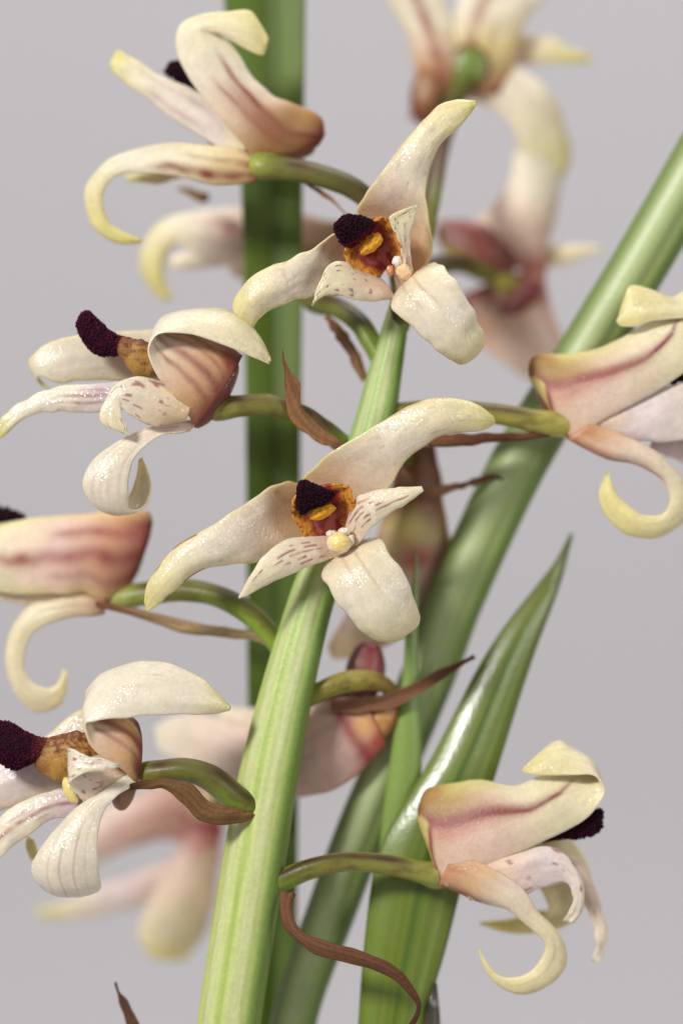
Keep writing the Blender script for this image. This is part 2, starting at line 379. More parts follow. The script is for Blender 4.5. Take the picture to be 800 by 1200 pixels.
# rolled leaf slanting up behind the spike
e = leaf_thing((250, 3570, -120), 'thick rolled grey-green leaf slanting up behind the flower spike past the side-on flowers')
def sec_roll(TH, U): return 1 - 0.10 * np.exp(-((np.mod(TH - 1.1 + math.pi, 2 * math.pi) - math.pi) / 0.25) ** 2)
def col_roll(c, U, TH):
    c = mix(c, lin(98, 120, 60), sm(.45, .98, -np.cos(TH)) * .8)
    c = mix(c, lin(190, 202, 152), np.exp(-((TH - 1.85) / .38) ** 2) * .6)  # pale stripe paints the broad gloss along the leaf into its colour
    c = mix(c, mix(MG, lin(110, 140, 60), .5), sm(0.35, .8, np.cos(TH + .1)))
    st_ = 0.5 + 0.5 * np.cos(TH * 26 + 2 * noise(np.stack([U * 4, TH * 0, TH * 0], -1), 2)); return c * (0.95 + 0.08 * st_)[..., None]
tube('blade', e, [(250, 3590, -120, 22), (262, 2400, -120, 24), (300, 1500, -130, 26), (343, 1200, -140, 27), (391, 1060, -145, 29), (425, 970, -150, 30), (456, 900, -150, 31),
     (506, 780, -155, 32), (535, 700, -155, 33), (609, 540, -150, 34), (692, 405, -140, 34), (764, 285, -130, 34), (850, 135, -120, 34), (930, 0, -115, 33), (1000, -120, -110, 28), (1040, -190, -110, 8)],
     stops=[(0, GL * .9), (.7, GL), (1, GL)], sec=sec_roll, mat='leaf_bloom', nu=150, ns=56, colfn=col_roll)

# upright leaf behind
e = leaf_thing((330, 3570, -230), 'broad upright strap leaf with a channelled face, standing behind the flower spike')
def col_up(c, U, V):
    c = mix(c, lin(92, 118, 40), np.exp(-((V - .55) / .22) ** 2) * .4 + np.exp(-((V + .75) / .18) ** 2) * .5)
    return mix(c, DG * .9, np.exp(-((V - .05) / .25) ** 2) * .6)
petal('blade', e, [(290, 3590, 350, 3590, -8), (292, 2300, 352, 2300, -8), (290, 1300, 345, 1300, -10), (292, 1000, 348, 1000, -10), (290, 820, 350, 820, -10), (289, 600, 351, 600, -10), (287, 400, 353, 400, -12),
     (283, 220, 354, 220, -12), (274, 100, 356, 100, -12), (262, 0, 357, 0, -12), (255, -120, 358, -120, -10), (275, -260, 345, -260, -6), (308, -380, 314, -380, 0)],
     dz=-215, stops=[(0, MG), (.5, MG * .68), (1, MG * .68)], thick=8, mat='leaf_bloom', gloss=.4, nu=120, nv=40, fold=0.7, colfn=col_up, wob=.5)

# pointed channelled leaf
e = leaf_thing((420, 3570, -60), 'glossy keeled leaf narrowing to a sharp point behind the sideways flower low on the spike')
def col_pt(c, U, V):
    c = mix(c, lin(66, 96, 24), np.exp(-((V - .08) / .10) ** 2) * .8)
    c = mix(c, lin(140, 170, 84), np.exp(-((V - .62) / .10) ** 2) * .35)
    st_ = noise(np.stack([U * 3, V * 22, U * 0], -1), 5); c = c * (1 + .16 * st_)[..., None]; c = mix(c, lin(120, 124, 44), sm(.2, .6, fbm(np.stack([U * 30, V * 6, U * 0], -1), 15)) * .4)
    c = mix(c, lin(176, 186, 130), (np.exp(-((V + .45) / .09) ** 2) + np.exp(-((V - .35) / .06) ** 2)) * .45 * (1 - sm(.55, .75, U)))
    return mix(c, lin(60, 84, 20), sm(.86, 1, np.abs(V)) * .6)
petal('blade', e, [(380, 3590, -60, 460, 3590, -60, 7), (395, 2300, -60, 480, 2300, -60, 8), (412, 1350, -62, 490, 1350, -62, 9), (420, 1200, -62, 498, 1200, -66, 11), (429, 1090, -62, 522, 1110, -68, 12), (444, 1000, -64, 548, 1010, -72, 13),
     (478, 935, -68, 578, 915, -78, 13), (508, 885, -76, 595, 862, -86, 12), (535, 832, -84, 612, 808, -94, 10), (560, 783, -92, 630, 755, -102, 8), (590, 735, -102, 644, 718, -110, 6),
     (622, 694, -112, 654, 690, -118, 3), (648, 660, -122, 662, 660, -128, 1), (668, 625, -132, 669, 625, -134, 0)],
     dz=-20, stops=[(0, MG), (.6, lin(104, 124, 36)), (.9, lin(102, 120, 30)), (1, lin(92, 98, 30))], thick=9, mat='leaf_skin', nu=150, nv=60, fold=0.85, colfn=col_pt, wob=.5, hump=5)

# narrow leaf in the sheath
e = leaf_thing((440, 3570, -120), 'narrow pale green leaf rising between the rolled leaf and the keeled leaf')
petal('blade', e, [(420, 3590, 450, 3590, 4), (425, 2200, 460, 2200, 4), (430, 1300, 468, 1300, 5), (437, 1100, 475, 1100, 6), (446, 980, 486, 980, 6), (456, 900, 493, 900, 6), (465, 840, 492, 840, 5), (472, 790, 490, 790, 4), (475, 740, 489, 740, 3), (480, 700, 490, 700, 2), (487, 650, 489, 650, 0)],
     dz=-105, stops=[(0, MG), (.6, LG), (1, lin(122, 150, 70))], thick=6, mat='leaf_skin', nu=120, nv=20, fold=.4, wob=.5)

# dark old sheath at the foot of the keeled leaf
e = leaf_thing((505, 3570, -110), 'short dark withered sheath pressed against the foot of the keeled leaf')
petal('blade', e, [(470, 3590, 510, 3590, 6), (475, 2300, 520, 2300, 6), (480, 1350, 520, 1350, 6), (488, 1230, 517, 1230, 5), (496, 1185, 515, 1190, 4), (502, 1163, 513, 1165, 2), (508, 1152, 511, 1152, 0)],
     dz=-80, stops=[(0, lin(96, 92, 52)), (.9, lin(92, 84, 50)), (1, lin(60, 52, 38))], thick=5, mat='leaf_skin', nu=80, nv=16)

# ------------------------------------------------------------------ the flower spike
spike = empty('flower_spike', (60, 3570, -40))
spike['label'] = 'upright orchid flower spike with a ridged pale green stem and cream flowers all round'
spike['category'] = 'orchid'

STEM = [(200, 3590, -45, 40), (215, 2300, -45, 39), (240, 1500, -45, 37), (268, 1210, -45, 36), (284, 1100, -45, 35.5), (300, 1000, -47, 35), (318, 900, -50, 33), (340, 800, -54, 29), (367, 700, -60, 25),
        (402, 600, -66, 24), (437, 505, -70, 23), (451, 440, -74, 19), (464, 380, -78, 14), (472, 345, -82, 11), (478, 315, -86, 7)]
def sec_stem(TH, U):
    # three flat faces with softened corners and shallow grooves
    g = 0
    for a_, w_, d_ in ((1.95, .16, .07), (1.15, .10, .05), (2.9, .15, .06), (4.2, .2, .08), (5.4, .2, .06), (0.3, .12, .06)):
        g = g + d_ * np.exp(-((np.mod(TH - a_ + math.pi, 2 * math.pi) - math.pi) / w_) ** 2)
    return 1.03 - g + 0.05 * np.cos(5 * (TH - 0.75))
SG = lin(180, 190, 106); SG2 = lin(208, 212, 156)
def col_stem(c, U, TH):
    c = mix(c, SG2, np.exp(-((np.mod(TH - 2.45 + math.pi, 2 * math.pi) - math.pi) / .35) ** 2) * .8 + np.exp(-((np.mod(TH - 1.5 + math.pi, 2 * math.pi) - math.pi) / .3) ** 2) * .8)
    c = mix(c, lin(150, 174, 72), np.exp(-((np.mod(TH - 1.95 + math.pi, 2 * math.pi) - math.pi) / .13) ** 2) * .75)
    c = mix(c, lin(104, 134, 54), sm(.30, .62, np.cos(TH)) * .85)  # shade put into the colour on the stem's unlit right side
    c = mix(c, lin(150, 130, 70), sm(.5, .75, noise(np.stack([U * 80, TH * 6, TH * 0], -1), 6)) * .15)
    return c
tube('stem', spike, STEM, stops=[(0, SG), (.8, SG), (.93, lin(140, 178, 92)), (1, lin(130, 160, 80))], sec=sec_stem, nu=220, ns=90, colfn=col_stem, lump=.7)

def flower(p, label):
    f = empty('flower', p, spike); f['label'] = label
    return f

OL1 = lin(104, 106, 40); OL2 = lin(138, 134, 58); PG = lin(132, 156, 44); PB = lin(66, 44, 26)
def pedicel(f, pts, dz=0, stops=None, dark=.95):
    top = .8 if pts[-1][0] < pts[0][0] else math.pi - .8
    def cf(c, U, TH):
        k = np.exp(-((np.mod(TH - top + math.pi, 2 * math.pi) - math.pi) / .85) ** 2) * dark * sm(.05, .25, U) * (1 - sm(.70, .95, U)) * (.85 + .5 * noise(np.stack([U * 9, TH * 0, TH], -1), 4))
        c = mix(c, PB, np.clip(k, 0, 1))
        return mix(c, lin(92, 74, 36), sm(-.05, .45, fbm(np.stack([U * 16, np.cos(TH) * 1.6, np.sin(TH) * 1.6 + 7], -1), 17)) * .55 * (1 - .6 * sm(.7, 1, U)))
    x0, x1 = np.array(pts[-2], float), np.array(pts[-1], float); dd = unit((x1 - x0)[:3])
    pts = list(pts) + [tuple(x1[:3] + dd * 12 + np.array([0, 0, -6])) + (x1[3] * .72,), tuple(x1[:3] + dd * 20 + np.array([0, 0, -12])) + (x1[3] * .3,)]
    sec = lambda TH, U: 1 + .05 * np.cos(3 * TH + 1)
    return tube('pedicel', f, pts, dz, stops or [(0, PG * .8), (.25, OL1), (.8, OL2), (1, lin(172, 176, 84))], sec=sec, colfn=cf, nu=60, ns=26)

def bract(f, st, dz=0, c1=lin(150, 104, 62), c2=lin(92, 58, 36)):
    c1 = c1 * .85 + c1.mean() * .15 * np.array([1.25, .95, .7]); c2 = c2 * .85 + c2.mean() * .15 * np.array([1.25, .95, .7])
    return petal('bract', f, st, dz, stops=[(0, c1), (.6, mix(c1, c2, .4)), (1, c2)], thick=1.4, mat='dry_bract', veins=[(-.5, .12, .5, 0, 1), (.1, .1, .5, 0, 1), (.55, .1, .4, 0, 1)], vcol=c2 * .6, nu=60, nv=16, wob=1.0, wrinkle=1.6)

MAUVE = lin(136, 62, 62)
OUT = [(0, lin(150, 92, 66)), (.10, lin(196, 160, 118)), (.3, lin(222, 196, 172)), (.6, CREAM), (.85, mix(CREAM, YEL, .35)), (1, YEL)]  # outside of a lateral sepal
LSTOP = [(0, mix(CREAM, lin(204, 158, 104), .9)), (.16, mix(CREAM, lin(214, 178, 142), .8)), (.34, mix(PALE, PINK, .4)), (.55, PALE), (.72, CREAM), (.88, mix(CREAM, YEL, .55)), (1, YG)]
DST = [(0, mix(CREAM, PINK, .6)), (.3, mix(CREAM, PINK, .2)), (.6, PALE), (.9, mix(CREAM, YEL, .45)), (1, mix(CREAM, YEL, .9))]
PST = [(0, mix(CREAM, PINK, .9)), (.35, lin(216, 203, 178)), (1, lin(214, 204, 172))]
ORANGE = lin(206, 138, 48); YCAL = lin(226, 158, 36); THROAT = lin(138, 40, 36)

def speckle_lip(c, U, V):
    rimf = sm(.55, .85, np.abs(V) + .12 * noise(np.stack([U * 12, V * 6, U * 0], -1), 77)); c = mix(np.broadcast_to(mix(lin(196, 140, 116), THROAT, 1.0) * 1.0, c.shape), ORANGE, rimf)
    c = mix(c, lin(196, 116, 100), (1 - rimf) * sm(.0, .5, noise(np.stack([U * 6, V * 4, U * 0], -1), 4)) * .55)
    f = sm(.1, .5, noise(np.stack([U * 34, V * 20, U * 0], -1), 51)) * rimf
    return mix(c, lin(112, 44, 28), f * .8)

# ---- open flower at the middle of the spike, facing the lens
f = flower((395, 650, -60), 'wide-open cream flower at mid-stem with dark red dashes on its petals and a round cream anther')
petal('lateral_sepal', f, [(350, 566, -45, 415, 650, -60, -12), (366, 548, -28, 436, 608, -42, -10), (408, 518, -12, 457, 570, -25, -2), (450, 494, 0, 475, 540, -10, 7), (481, 474, 5, 505, 517, 0, 10), (508, 465, 3, 530, 507, 0, 10), (540, 468, -3, 555, 506, -5, 8), (563, 477, -8, 572, 501, -10, 5), (577, 487, -12, 580, 496, -12, 1)],
      stops=LSTOP, edge=(YEL, .45, .6), freckle=.28, tipmark=.4, nu=90, nv=40)
petal('lateral_sepal', f, [(392, 650, -60, 352, 566, -45, -12), (352, 648, -42, 328, 566, -22, -8), (310, 657, -25, 300, 581, -10, 0), (270, 662, -8, 262, 607, 0, 8), (238, 668, 0, 228, 626, 3, 10), (215, 682, 3, 203, 642, 2, 9), (197, 699, 0, 186, 663, 0, 6), (184, 711, -4, 172, 686, -4, 3), (172, 715, -6, 169, 703, -6, 1)],
      stops=LSTOP, edge=(YEL, .4, .6), freckle=.28, tipmark=1.0, nu=90, nv=40)
DV = [(-.62, .06, .9, .12, .45), (-.32, .065, .95, .1, .5), (-.02, .06, .9, .15, .6), (.22, .07, 1, .08, .95), (.52, .06, .9, .1, .5)]
petal('petal', f, [(407, 612, -15, 404, 646, -20, 2), (414, 588, -5, 420, 638, -10, 3), (430, 577, 5, 436, 618, 5, 4), (455, 572, 12, 458, 601, 12, 3), (478, 571, 15, 480, 588, 15, 2), (494, 570, 16, 496, 575, 16, 0)],
      stops=PST, veins=DV, vcol=lin(142, 58, 58), dash=15, gloss=.4, wob=.5, wrinkle=.4, nu=120, nv=56, thick=5)
petal('petal', f, [(394, 652, -18, 390, 628, -22, 2), (370, 661, -8, 362, 629, -12, 4), (345, 671, 2, 335, 632, -2, 5), (320, 682, 8, 310, 650, 8, 4), (298, 693, 10, 293, 675, 10, 2), (280, 702, 10, 280, 699, 10, 0)],
      stops=PST, veins=DV, vcol=lin(142, 58, 58), dash=15, gloss=.4, wob=.5, wrinkle=.4, nu=120, nv=56, thick=5)
petal('dorsal_sepal', f, [(436, 630, -45, 388, 655, -45, 0), (449, 634, -10, 377, 674, -8, 6), (456, 652, 6, 384, 686, 8, 12), (470, 668, 12, 394, 703, 14, 14), (482, 692, 12, 408, 722, 14, 14), (490, 714, 6, 424, 739, 8, 12), (491, 730, -2, 440, 751, 0, 8), (480, 740, -6, 456, 753, -5, 4)],
      stops=DST, veins=[(-.15, .04, .35, .25, .6), (.25, .04, .35, .2, .5)], nu=90, nv=46, thick=7)
petal('lip', f, [(372, 642, -22, 410, 632, -22, -8), (354, 624, -6, 415, 608, -6, -24), (343, 602, 2, 415, 586, 2, -28), (344, 584, 6, 407, 571, 6, -18), (356, 573, 6, 392, 567, 6, -5)], stops=STD, mat='lip_tissue', colfn=speckle_lip, thick=9, nu=70, nv=50, wrinkle=2)
blob('lip_callus', f, (377, 600, 3), (16, 8, 8), -22, col=YCAL, amp=.25, freq=3)
papilla_pad('lip_tip', f, [(356, 600, 378, 591, 4), (350, 598, 390, 579, 6), (349, 585, 380, 574, 7), (350, 573, 368, 569, 6), (352, 565, 358, 564, 4)], dz=6, thick=9, count=900, length=3.0, rad=1.15, col=lin(22, 8, 14), tipcol=lin(40, 10, 22))
tube('column', f, [(392, 655, -55, 14), (396, 645, -30, 14), (398, 638, -6, 12)], stops=[(0, mix(CREAM, PINK, .6)), (1, lin(224, 196, 160))], mat='petal_tissue')
def cap_col(c, D, V): return mix(c, lin(236, 208, 130), sm(.35, .8, D[:, 2] - .2 * D[:, 1]))
blob('anther_cap', f, (397, 636, 3), (14, 13, 12), 20, col=lin(236, 214, 190), amp=.12, freq=2.2, colfn=cap_col, mat='petal_tissue', extra=[((388, 626, 1), (6, 5, 6), lin(236, 212, 190)), ((403, 623, 1), (7, 5, 6), lin(238, 218, 196)), ((410, 633, -1), (5, 7, 5), lin(232, 208, 184))])
pedicel(f, [(410, 585, -62, 11), (405, 615, -62, 12), (398, 650, -55, 16)])

# ---- open flower at the top of the stem
f = flower((470, 335, -70), 'topmost open cream flower over the stem tip, with an upswept sepal and a black cushion on its lip')
dzb = -6
petal('lateral_sepal', f, [(424, 268, -55, 488, 328, -60, -10), (417, 246, -32, 506, 298, -38, -14), (430, 227, -15, 503, 262, -18, -7), (446, 202, -5, 499, 232, -5, 2), (462, 180, 2, 502, 206, 0, 8), (478, 160, 5, 509, 184, 3, 9), (494, 141, 4, 520, 165, 3, 8), (513, 125, 2, 537, 149, 0, 6), (535, 117, -2, 552, 134, -3, 4), (556, 117, -5, 560, 122, -6, 1)],
      dz=dzb, stops=LSTOP, edge=(YEL, .45, .6), freckle=.3, tipmark=.3, nu=90, nv=40)
petal('lateral_sepal', f, [(450, 338, -60, 424, 266, -55, -12), (405, 346, -35, 396, 272, -24, -10), (368, 347, -15, 372, 287, -8, -2), (340, 354, -3, 345, 301, 0, 6), (315, 364, 3, 318, 312, 4, 11), (303, 374, 3, 293, 326, 4, 11), (298, 380, -2, 280, 342, 0, 7), (294, 385, -8, 273, 358, -5, 3), (286, 383, -12, 275, 367, -10, 1)],
      dz=dzb, stops=LSTOP, edge=(YEL, .4, .6), freckle=.25, tipmark=.3, nu=90, nv=40)
petal('petal', f, [(473, 334, -22, 486, 328, -24, 0), (472, 304, -2, 481, 300, -6, -1), (467, 281, 8, 481, 274, 3, -2), (458, 263, 14, 485, 258, 8, -3), (456, 254, 15, 488, 249, 9, -2), (472, 247, 14, 490, 243, 10, -1), (486, 242, 12, 490, 241, 11, 0)], dz=dzb + 4,
      stops=[(0, PINK), (.4, mix(CREAM, PINK, .5)), (.7, CREAM), (1, mix(CREAM, YEL, .35))], spots=12, gloss=.5, wob=.6, nu=90, nv=44, thick=5)
petal('petal', f, [(463, 351, -25, 442, 324, -28, 3), (440, 353, -12, 420, 317, -15, 5), (412, 350, 2, 400, 306, -5, 6), (393, 344, 10, 384, 312, 8, 3), (380, 347, 14, 375, 328, 13, 1), (372, 352, 15, 370, 343, 15, 0), (366, 359, 15, 366, 357, 15, 0)], dz=dzb + 4,
      stops=[(0, PINK), (.35, mix(CREAM, PINK, .5)), (.7, CREAM), (1, mix(CREAM, YEL, .35))], spots=12, gloss=.5, wob=.6, nu=90, nv=44, thick=5)
petal('dorsal_sepal', f, [(497, 312, -48, 468, 340, -48, 0), (514, 309, -14, 459, 352, -12, 6), (524, 319, 5, 463, 367, 6, 12), (540, 338, 12, 482, 382, 12, 14), (553, 362, 10, 500, 400, 10, 14), (563, 386, 2, 518, 415, 3, 11), (568, 402, -6, 534, 426, -5, 6), (561, 411, -10, 541, 427, -9, 3)],
      dz=dzb + 4, stops=DST, veins=[(-.1, .04, .35, .25, .55), (.35, .04, .3, .2, .5)], nu=90, nv=46, thick=7)
petal('lip', f, [(446, 326, -25, 476, 312, -25, -10), (418, 320, -10, 473, 296, -10, -22), (404, 298, 0, 467, 270, 0, -24), (414, 276, 4, 452, 257, 4, -12), (425, 268, 5, 440, 258, 5, -4)], dz=dzb, mat='lip_tissue', colfn=speckle_lip, thick=9, nu=70, nv=50, wrinkle=2)
blob('lip_callus', f, (434, 286, 4), (16, 9, 8), -40, dz=dzb, col=YCAL, amp=.25, freq=3)
papilla_pad('lip_tip', f, [(412, 289, 434, 272, 4), (404, 287, 437, 263, 6), (397, 278, 427, 256, 8), (393, 268, 411, 253, 7), (394, 262, 402, 255, 5)], dz=dzb + 6, thick=11, count=900, length=3.2, rad=1.15, col=lin(22, 8, 14), tipcol=lin(40, 10, 22), rim=lin(92, 18, 34))
tube('column', f, [(478, 335, -50, 13), (474, 324, -28, 12), (470, 316, -12, 9)], dz=dzb, stops=[(0, mix(CREAM, PINK, .6)), (1, lin(220, 170, 130))], mat='petal_tissue')
blob('anther_cap', f, (473, 318, -4), (9, 11, 9), -30, dz=dzb, col=lin(232, 196, 150), amp=.2, freq=2.5, mat='petal_tissue', extra=[((465, 306, -2), (6, 6, 6), lin(240, 226, 214)), ((457, 317, -8), (5, 6, 5), lin(206, 140, 96))])
pedicel(f, [(466, 385, -80, 13), (470, 362, -72, 13), (474, 340, -60, 15)])

# ---- flower facing away to the side, upper middle, dark club lip
f = flower((245, 480, -20), 'side-on cream flower whose purple-black club lip juts out beneath a folded-back sepal, touching the topmost flower')
dzc = -8
BAND = [(-.45, .08, .7, .02, .42), (-.08, .12, 1.0, .0, .42), (.25, .06, .6, .05, .42), (.5, .09, .8, .05, .42), (.8, .14, .6, .05, .42)]
petal('lateral_sepal', f, [(228, 500, 0, 284, 418, -18, 10), (216, 478, 14, 262, 400, -24, 15), (200, 460, 22, 232, 384, -28, 14), (183, 436, 27, 200, 376, -32, 7), (175, 410, 30, 186, 376, -30, 1), (186, 393, 33, 196, 369, -25, -5), (222, 393, 32, 235, 362, -18, -9), (265, 407, 26, 275, 367, -12, -9), (295, 420, 16, 303, 393, -5, -6), (315, 427, 6, 317, 420, 0, -1)],
      dz=dzc, stops=[(0, lin(104, 46, 36)), (.05, lin(140, 78, 54)), (.10, lin(196, 152, 108)), (.22, lin(210, 180, 150)), (.40, PALE), (.75, CREAM), (.9, mix(CREAM, YEL, .3)), (1, mix(CREAM, YEL, .6))], veins=BAND, vcol=MAUVE, nu=100, nv=44, gloss=[(0, .08), (.36, .12), (.46, 1), (1, 1)])
petal('lateral_sepal', f, [(215, 450, -60, 235, 392, -60, 4), (150, 446, -50, 168, 386, -52, 6), (108, 446, -42, 105, 391, -44, 7), (70, 448, -36, 65, 399, -38, 6), (48, 441, -36, 40, 414, -40, 3), (46, 448, -46, 33, 426, -48, 0), (60, 456, -55, 48, 452, -57, 0)], dz=dzc, stops=[(0, PINK), (.4, PALE), (.8, PALE), (1, YG)], edge=(YEL, .4, .6))
petal('petal', f, [(218, 492, 4, 226, 462, 0, 5), (180, 499, 12, 190, 446, 8, 8), (155, 489, 18, 160, 441, 14, 6), (142, 478, 22, 134, 450, 18, 2), (143, 488, 25, 123, 470, 22, 1), (149, 502, 24, 117, 492, 22, 1), (153, 511, 22, 142, 507, 20, 0)], dz=dzc + 6,
      stops=[(0, lin(214, 186, 140)), (.3, mix(CREAM, PINK, .5)), (.6, PALE), (1, mix(CREAM, YEL, .3))], spots=12, thick=5)
petal('petal', f, [(150, 478, -8, 150, 446, -10, 3), (100, 483, -12, 105, 450, -14, 5), (62, 482, -14, 58, 455, -16, 5), (33, 490, -16, 24, 472, -18, 3), (10, 506, -18, 3, 490, -20, 2), (0, 514, -20, -4, 506, -20, 0)], dz=dzc,
      stops=[(0, VIO), (.4, PALE), (.8, PALE), (1, YG)], veins=[(-.3, .1, .7, .0, .6), (.15, .12, .8, .0, .45), (.5, .1, .6, .0, .35)], vcol=lin(160, 96, 104), thick=5)
petal('dorsal_sepal', f, [(222, 506, -4, 232, 490, -8, 1), (187, 512, 8, 174, 503, 0, 2), (163, 530, 15, 135, 521, 5, 4), (153, 555, 20, 108, 542, 10, 6), (150, 580, 18, 98, 570, 8, 7), (155, 598, 5, 111, 593, -5, 5), (173, 590, -10, 135, 602, -20, 3), (177, 568, -18, 150, 585, -30, 2), (172, 548, -18, 160, 560, -28, 1), (166, 536, -15, 163, 540, -18, 0)], dz=dzc,
      stops=[(0, PINK), (.25, PALE), (.6, PALE), (1, YEL)], veins=[(-.6, .07, .4, .1, .6), (-.2, .07, .4, .1, .6), (.15, .07, .4, .1, .6), (.5, .07, .4, .1, .6)], vcol=lin(186, 146, 136))
def lip_side(c, U, V):
    c = mix(np.broadcast_to(lin(168, 126, 62), c.shape), lin(98, 40, 34), np.clip(sm(-.1, .7, fbm(np.stack([U * 20, V * 11, U * 0], -1), 5) + .8 * V + .0) + sm(.7, 1, U), 0, 1) * .85)
    return c
petal('lip', f, [(196, 440, 2, 200, 404, 2, 6), (172, 441, 6, 178, 402, 4, 8), (155, 436, 8, 160, 398, 6, 8), (146, 420, 8, 146, 397, 6, 6), (140, 412, 6, 138, 396, 4, 3)], dz=dzc - 4, mat='lip_tissue', colfn=lip_side, thick=14, wrinkle=2)
papilla_pad('lip_tip', f, [(150, 412, 158, 398, 0), (132, 416, 138, 394, 0), (113, 414, 120, 381, 0), (99, 401, 109, 369, 0), (92, 386, 102, 365, 0), (91, 377, 96, 368, 0)], dz=dzc, thick=14, count=2100, length=2.4, rad=0.95, col=lin(32, 8, 20), tipcol=lin(66, 14, 40), rim=lin(120, 52, 46))
blob('flower_base', f, (252, 462, -24), (16, 46, 18), 32, dz=dzc, col=lin(116, 58, 40), amp=.05, mat='petal_tissue')
pedicel(f, [(408, 526, -70, 12), (388, 510, -58, 12), (355, 487, -40, 12), (315, 475, -28, 13), (280, 476, -24, 13), (256, 480, -26, 14)], dz=dzc)
bract(f, [(404, 528, -50, 392, 512, -50, 3), (385, 524, -40, 373, 497, -40, 4), (362, 512, -30, 352, 473, -30, 4), (340, 490, -24, 352, 450, -28, 3), (334, 470, -22, 345, 442, -24, 2), (333, 440, -22, 337, 428, -22, 0), (330, 410, -24, 332, 408, -24, 0)], c1=lin(172, 122, 78), c2=lin(118, 72, 46))

# ---- lower flower, same pose, nearer the foot
f = flower((160, 900, -5), 'side-on cream flower low on the stem with a dark lip and a drooping veined back sepal, folded sepal tip aimed at the stem')
petal('lateral_sepal', f, [(160, 920, -2, 161, 845, -22, 9), (145, 903, 14, 142, 828, -26, 14), (122, 890, 24, 120, 812, -30, 12), (105, 873, 30, 106, 808, -32, 5), (99, 850, 34, 104, 808, -28, 0), (110, 846, 36, 120, 790, -20, -6), (140, 841, 34, 155, 777, -12, -10), (185, 839, 28, 195, 776, -8, -10), (230, 837, 18, 232, 793, -4, -7), (255, 835, 8, 256, 812, 0, -4), (269, 832, 2, 270, 827, 0, 0)],
      stops=[(0, lin(100, 50, 38)), (.035, lin(136, 84, 54)), (.08, lin(190, 150, 98)), (.2, lin(206, 172, 140)), (.36, PALE), (.8, PALE), (.93, mix(CREAM, YEL, .5)), (1, YEL)], veins=[(v_, w_, s_, a_, .30) for (v_, w_, s_, a_, b_) in BAND] + [(-.1, .03, .4, .5, .6), (.3, .03, .35, .6, .7)], vcol=MAUVE, nu=110, nv=44, thick=7, gloss=[(0, .08), (.30, .12), (.4, 1), (1, 1)])
petal('lateral_sepal', f, [(135, 905, -52, 142, 842, -52, 4), (95, 928, -46, 97, 831, -48, 8), (58, 936, -42, 58, 860, -44, 8), (18, 945, -42, 18, 882, -44, 8), (-30, 965, -46, -30, 905, -48, 4), (-70, 985, -50, -70, 965, -50, 0)], stops=[(0, YG), (.25, mix(PALE, VIO, .3)), (.6, mix(PALE, VIO, .5)), (1, YEL)], edge=(YEL, .5, .6))
petal('petal', f, [(140, 924, -4, 156, 893, -8, 4), (116, 934, 6, 126, 886, 2, 6), (97, 937, 14, 100, 884, 10, 5), (83, 921, 26, 82, 878, 22, 0), (84, 917, 38, 85, 878, 36, 0), (100, 905, 45, 101, 885, 44, 1), (122, 902, 46, 122, 889, 46, 1), (143, 899, 45, 141, 897, 45, 0)],
      stops=[(0, lin(206, 178, 140)), (.35, lin(216, 196, 172)), (.5, PALE), (1, PALE)], spots=12, nu=90, nv=40, thick=4)
petal('petal', f, [(100, 958, -14, 95, 925, -18, 3), (70, 958, -14, 66, 925, -18, 4), (38, 975, -14, 26, 940, -18, 4), (8, 1000, -16, -8, 965, -20, 3), (-25, 1035, -20, -30, 1010, -22, 0)], stops=[(0, VIO), (.4, PALE), (1, PALE)], veins=[(-.1, .14, .9, 0, .8), (.35, .10, .6, .0, .6), (-.5, .08, .4, .2, .8)], vcol=lin(156, 92, 96), dash=9)
petal('dorsal_sepal', f, [(164, 916, -2, 152, 901, -6, 1), (138, 932, 12, 118, 926, 5, 3), (120, 957, 22, 78, 957, 15, 6), (114, 985, 30, 52, 989, 22, 9), (116, 1014, 28, 38, 1015, 20, 11), (118, 1037, 14, 45, 1037, 8, 9), (110, 1043, -8, 55, 1044, -12, 5), (78, 1030, -30, 46, 1025, -34, 2), (50, 1008, -46, 32, 995, -50, 1), (40, 985, -55, 32, 980, -56, 0)],
      stops=[(0, PALE), (.65, PALE), (.8, mix(CREAM, YEL, .3)), (1, YG)], veins=[(-.25, .035, .6, .33, .62), (.15, .035, .6, .40, .66), (-.6, .03, .3, .35, .6), (.5, .03, .4, .3, .62)], vcol=lin(170, 112, 112), nu=90, nv=56, thick=6)
petal('lip', f, [(112, 905, 0, 116, 868, 0, 6), (92, 914, 6, 98, 858, 4, 9), (70, 915, 8, 76, 860, 6, 9), (52, 909, 8, 58, 866, 6, 7), (42, 898, 6, 46, 872, 4, 4)], dz=-8, mat='lip_tissue', thick=14, wrinkle=2,
      colfn=lambda c, U, V: mix(np.broadcast_to(lin(172, 128, 62), c.shape), lin(98, 40, 34), np.clip(sm(-.05, .6, fbm(np.stack([U * 20, V * 11, U * 0], -1), 6) + .7 * V - .02) + sm(.65, 1, U), 0, 1) * .85))
papilla_pad('lip_tip', f, [(52, 887, 58, 867, 0), (38, 893, 44, 864, 0), (20, 901, 28, 857, 0), (6, 897, 14, 848, 0), (-6, 886, -2, 846, 0), (-14, 872, -10, 852, 0)], dz=-2, thick=15, count=2520, length=2.4, rad=0.95, col=lin(32, 8, 20), tipcol=lin(66, 14, 40), rim=lin(120, 56, 46))
blob('anther_cap', f, (83, 926, 10), (8, 17, 10), -22, col=lin(232, 212, 130), amp=.1, mat='petal_tissue')
blob('flower_base', f, (146, 905, -26), (18, 46, 22), 6, col=lin(140, 92, 62), amp=.05, mat='petal_tissue')
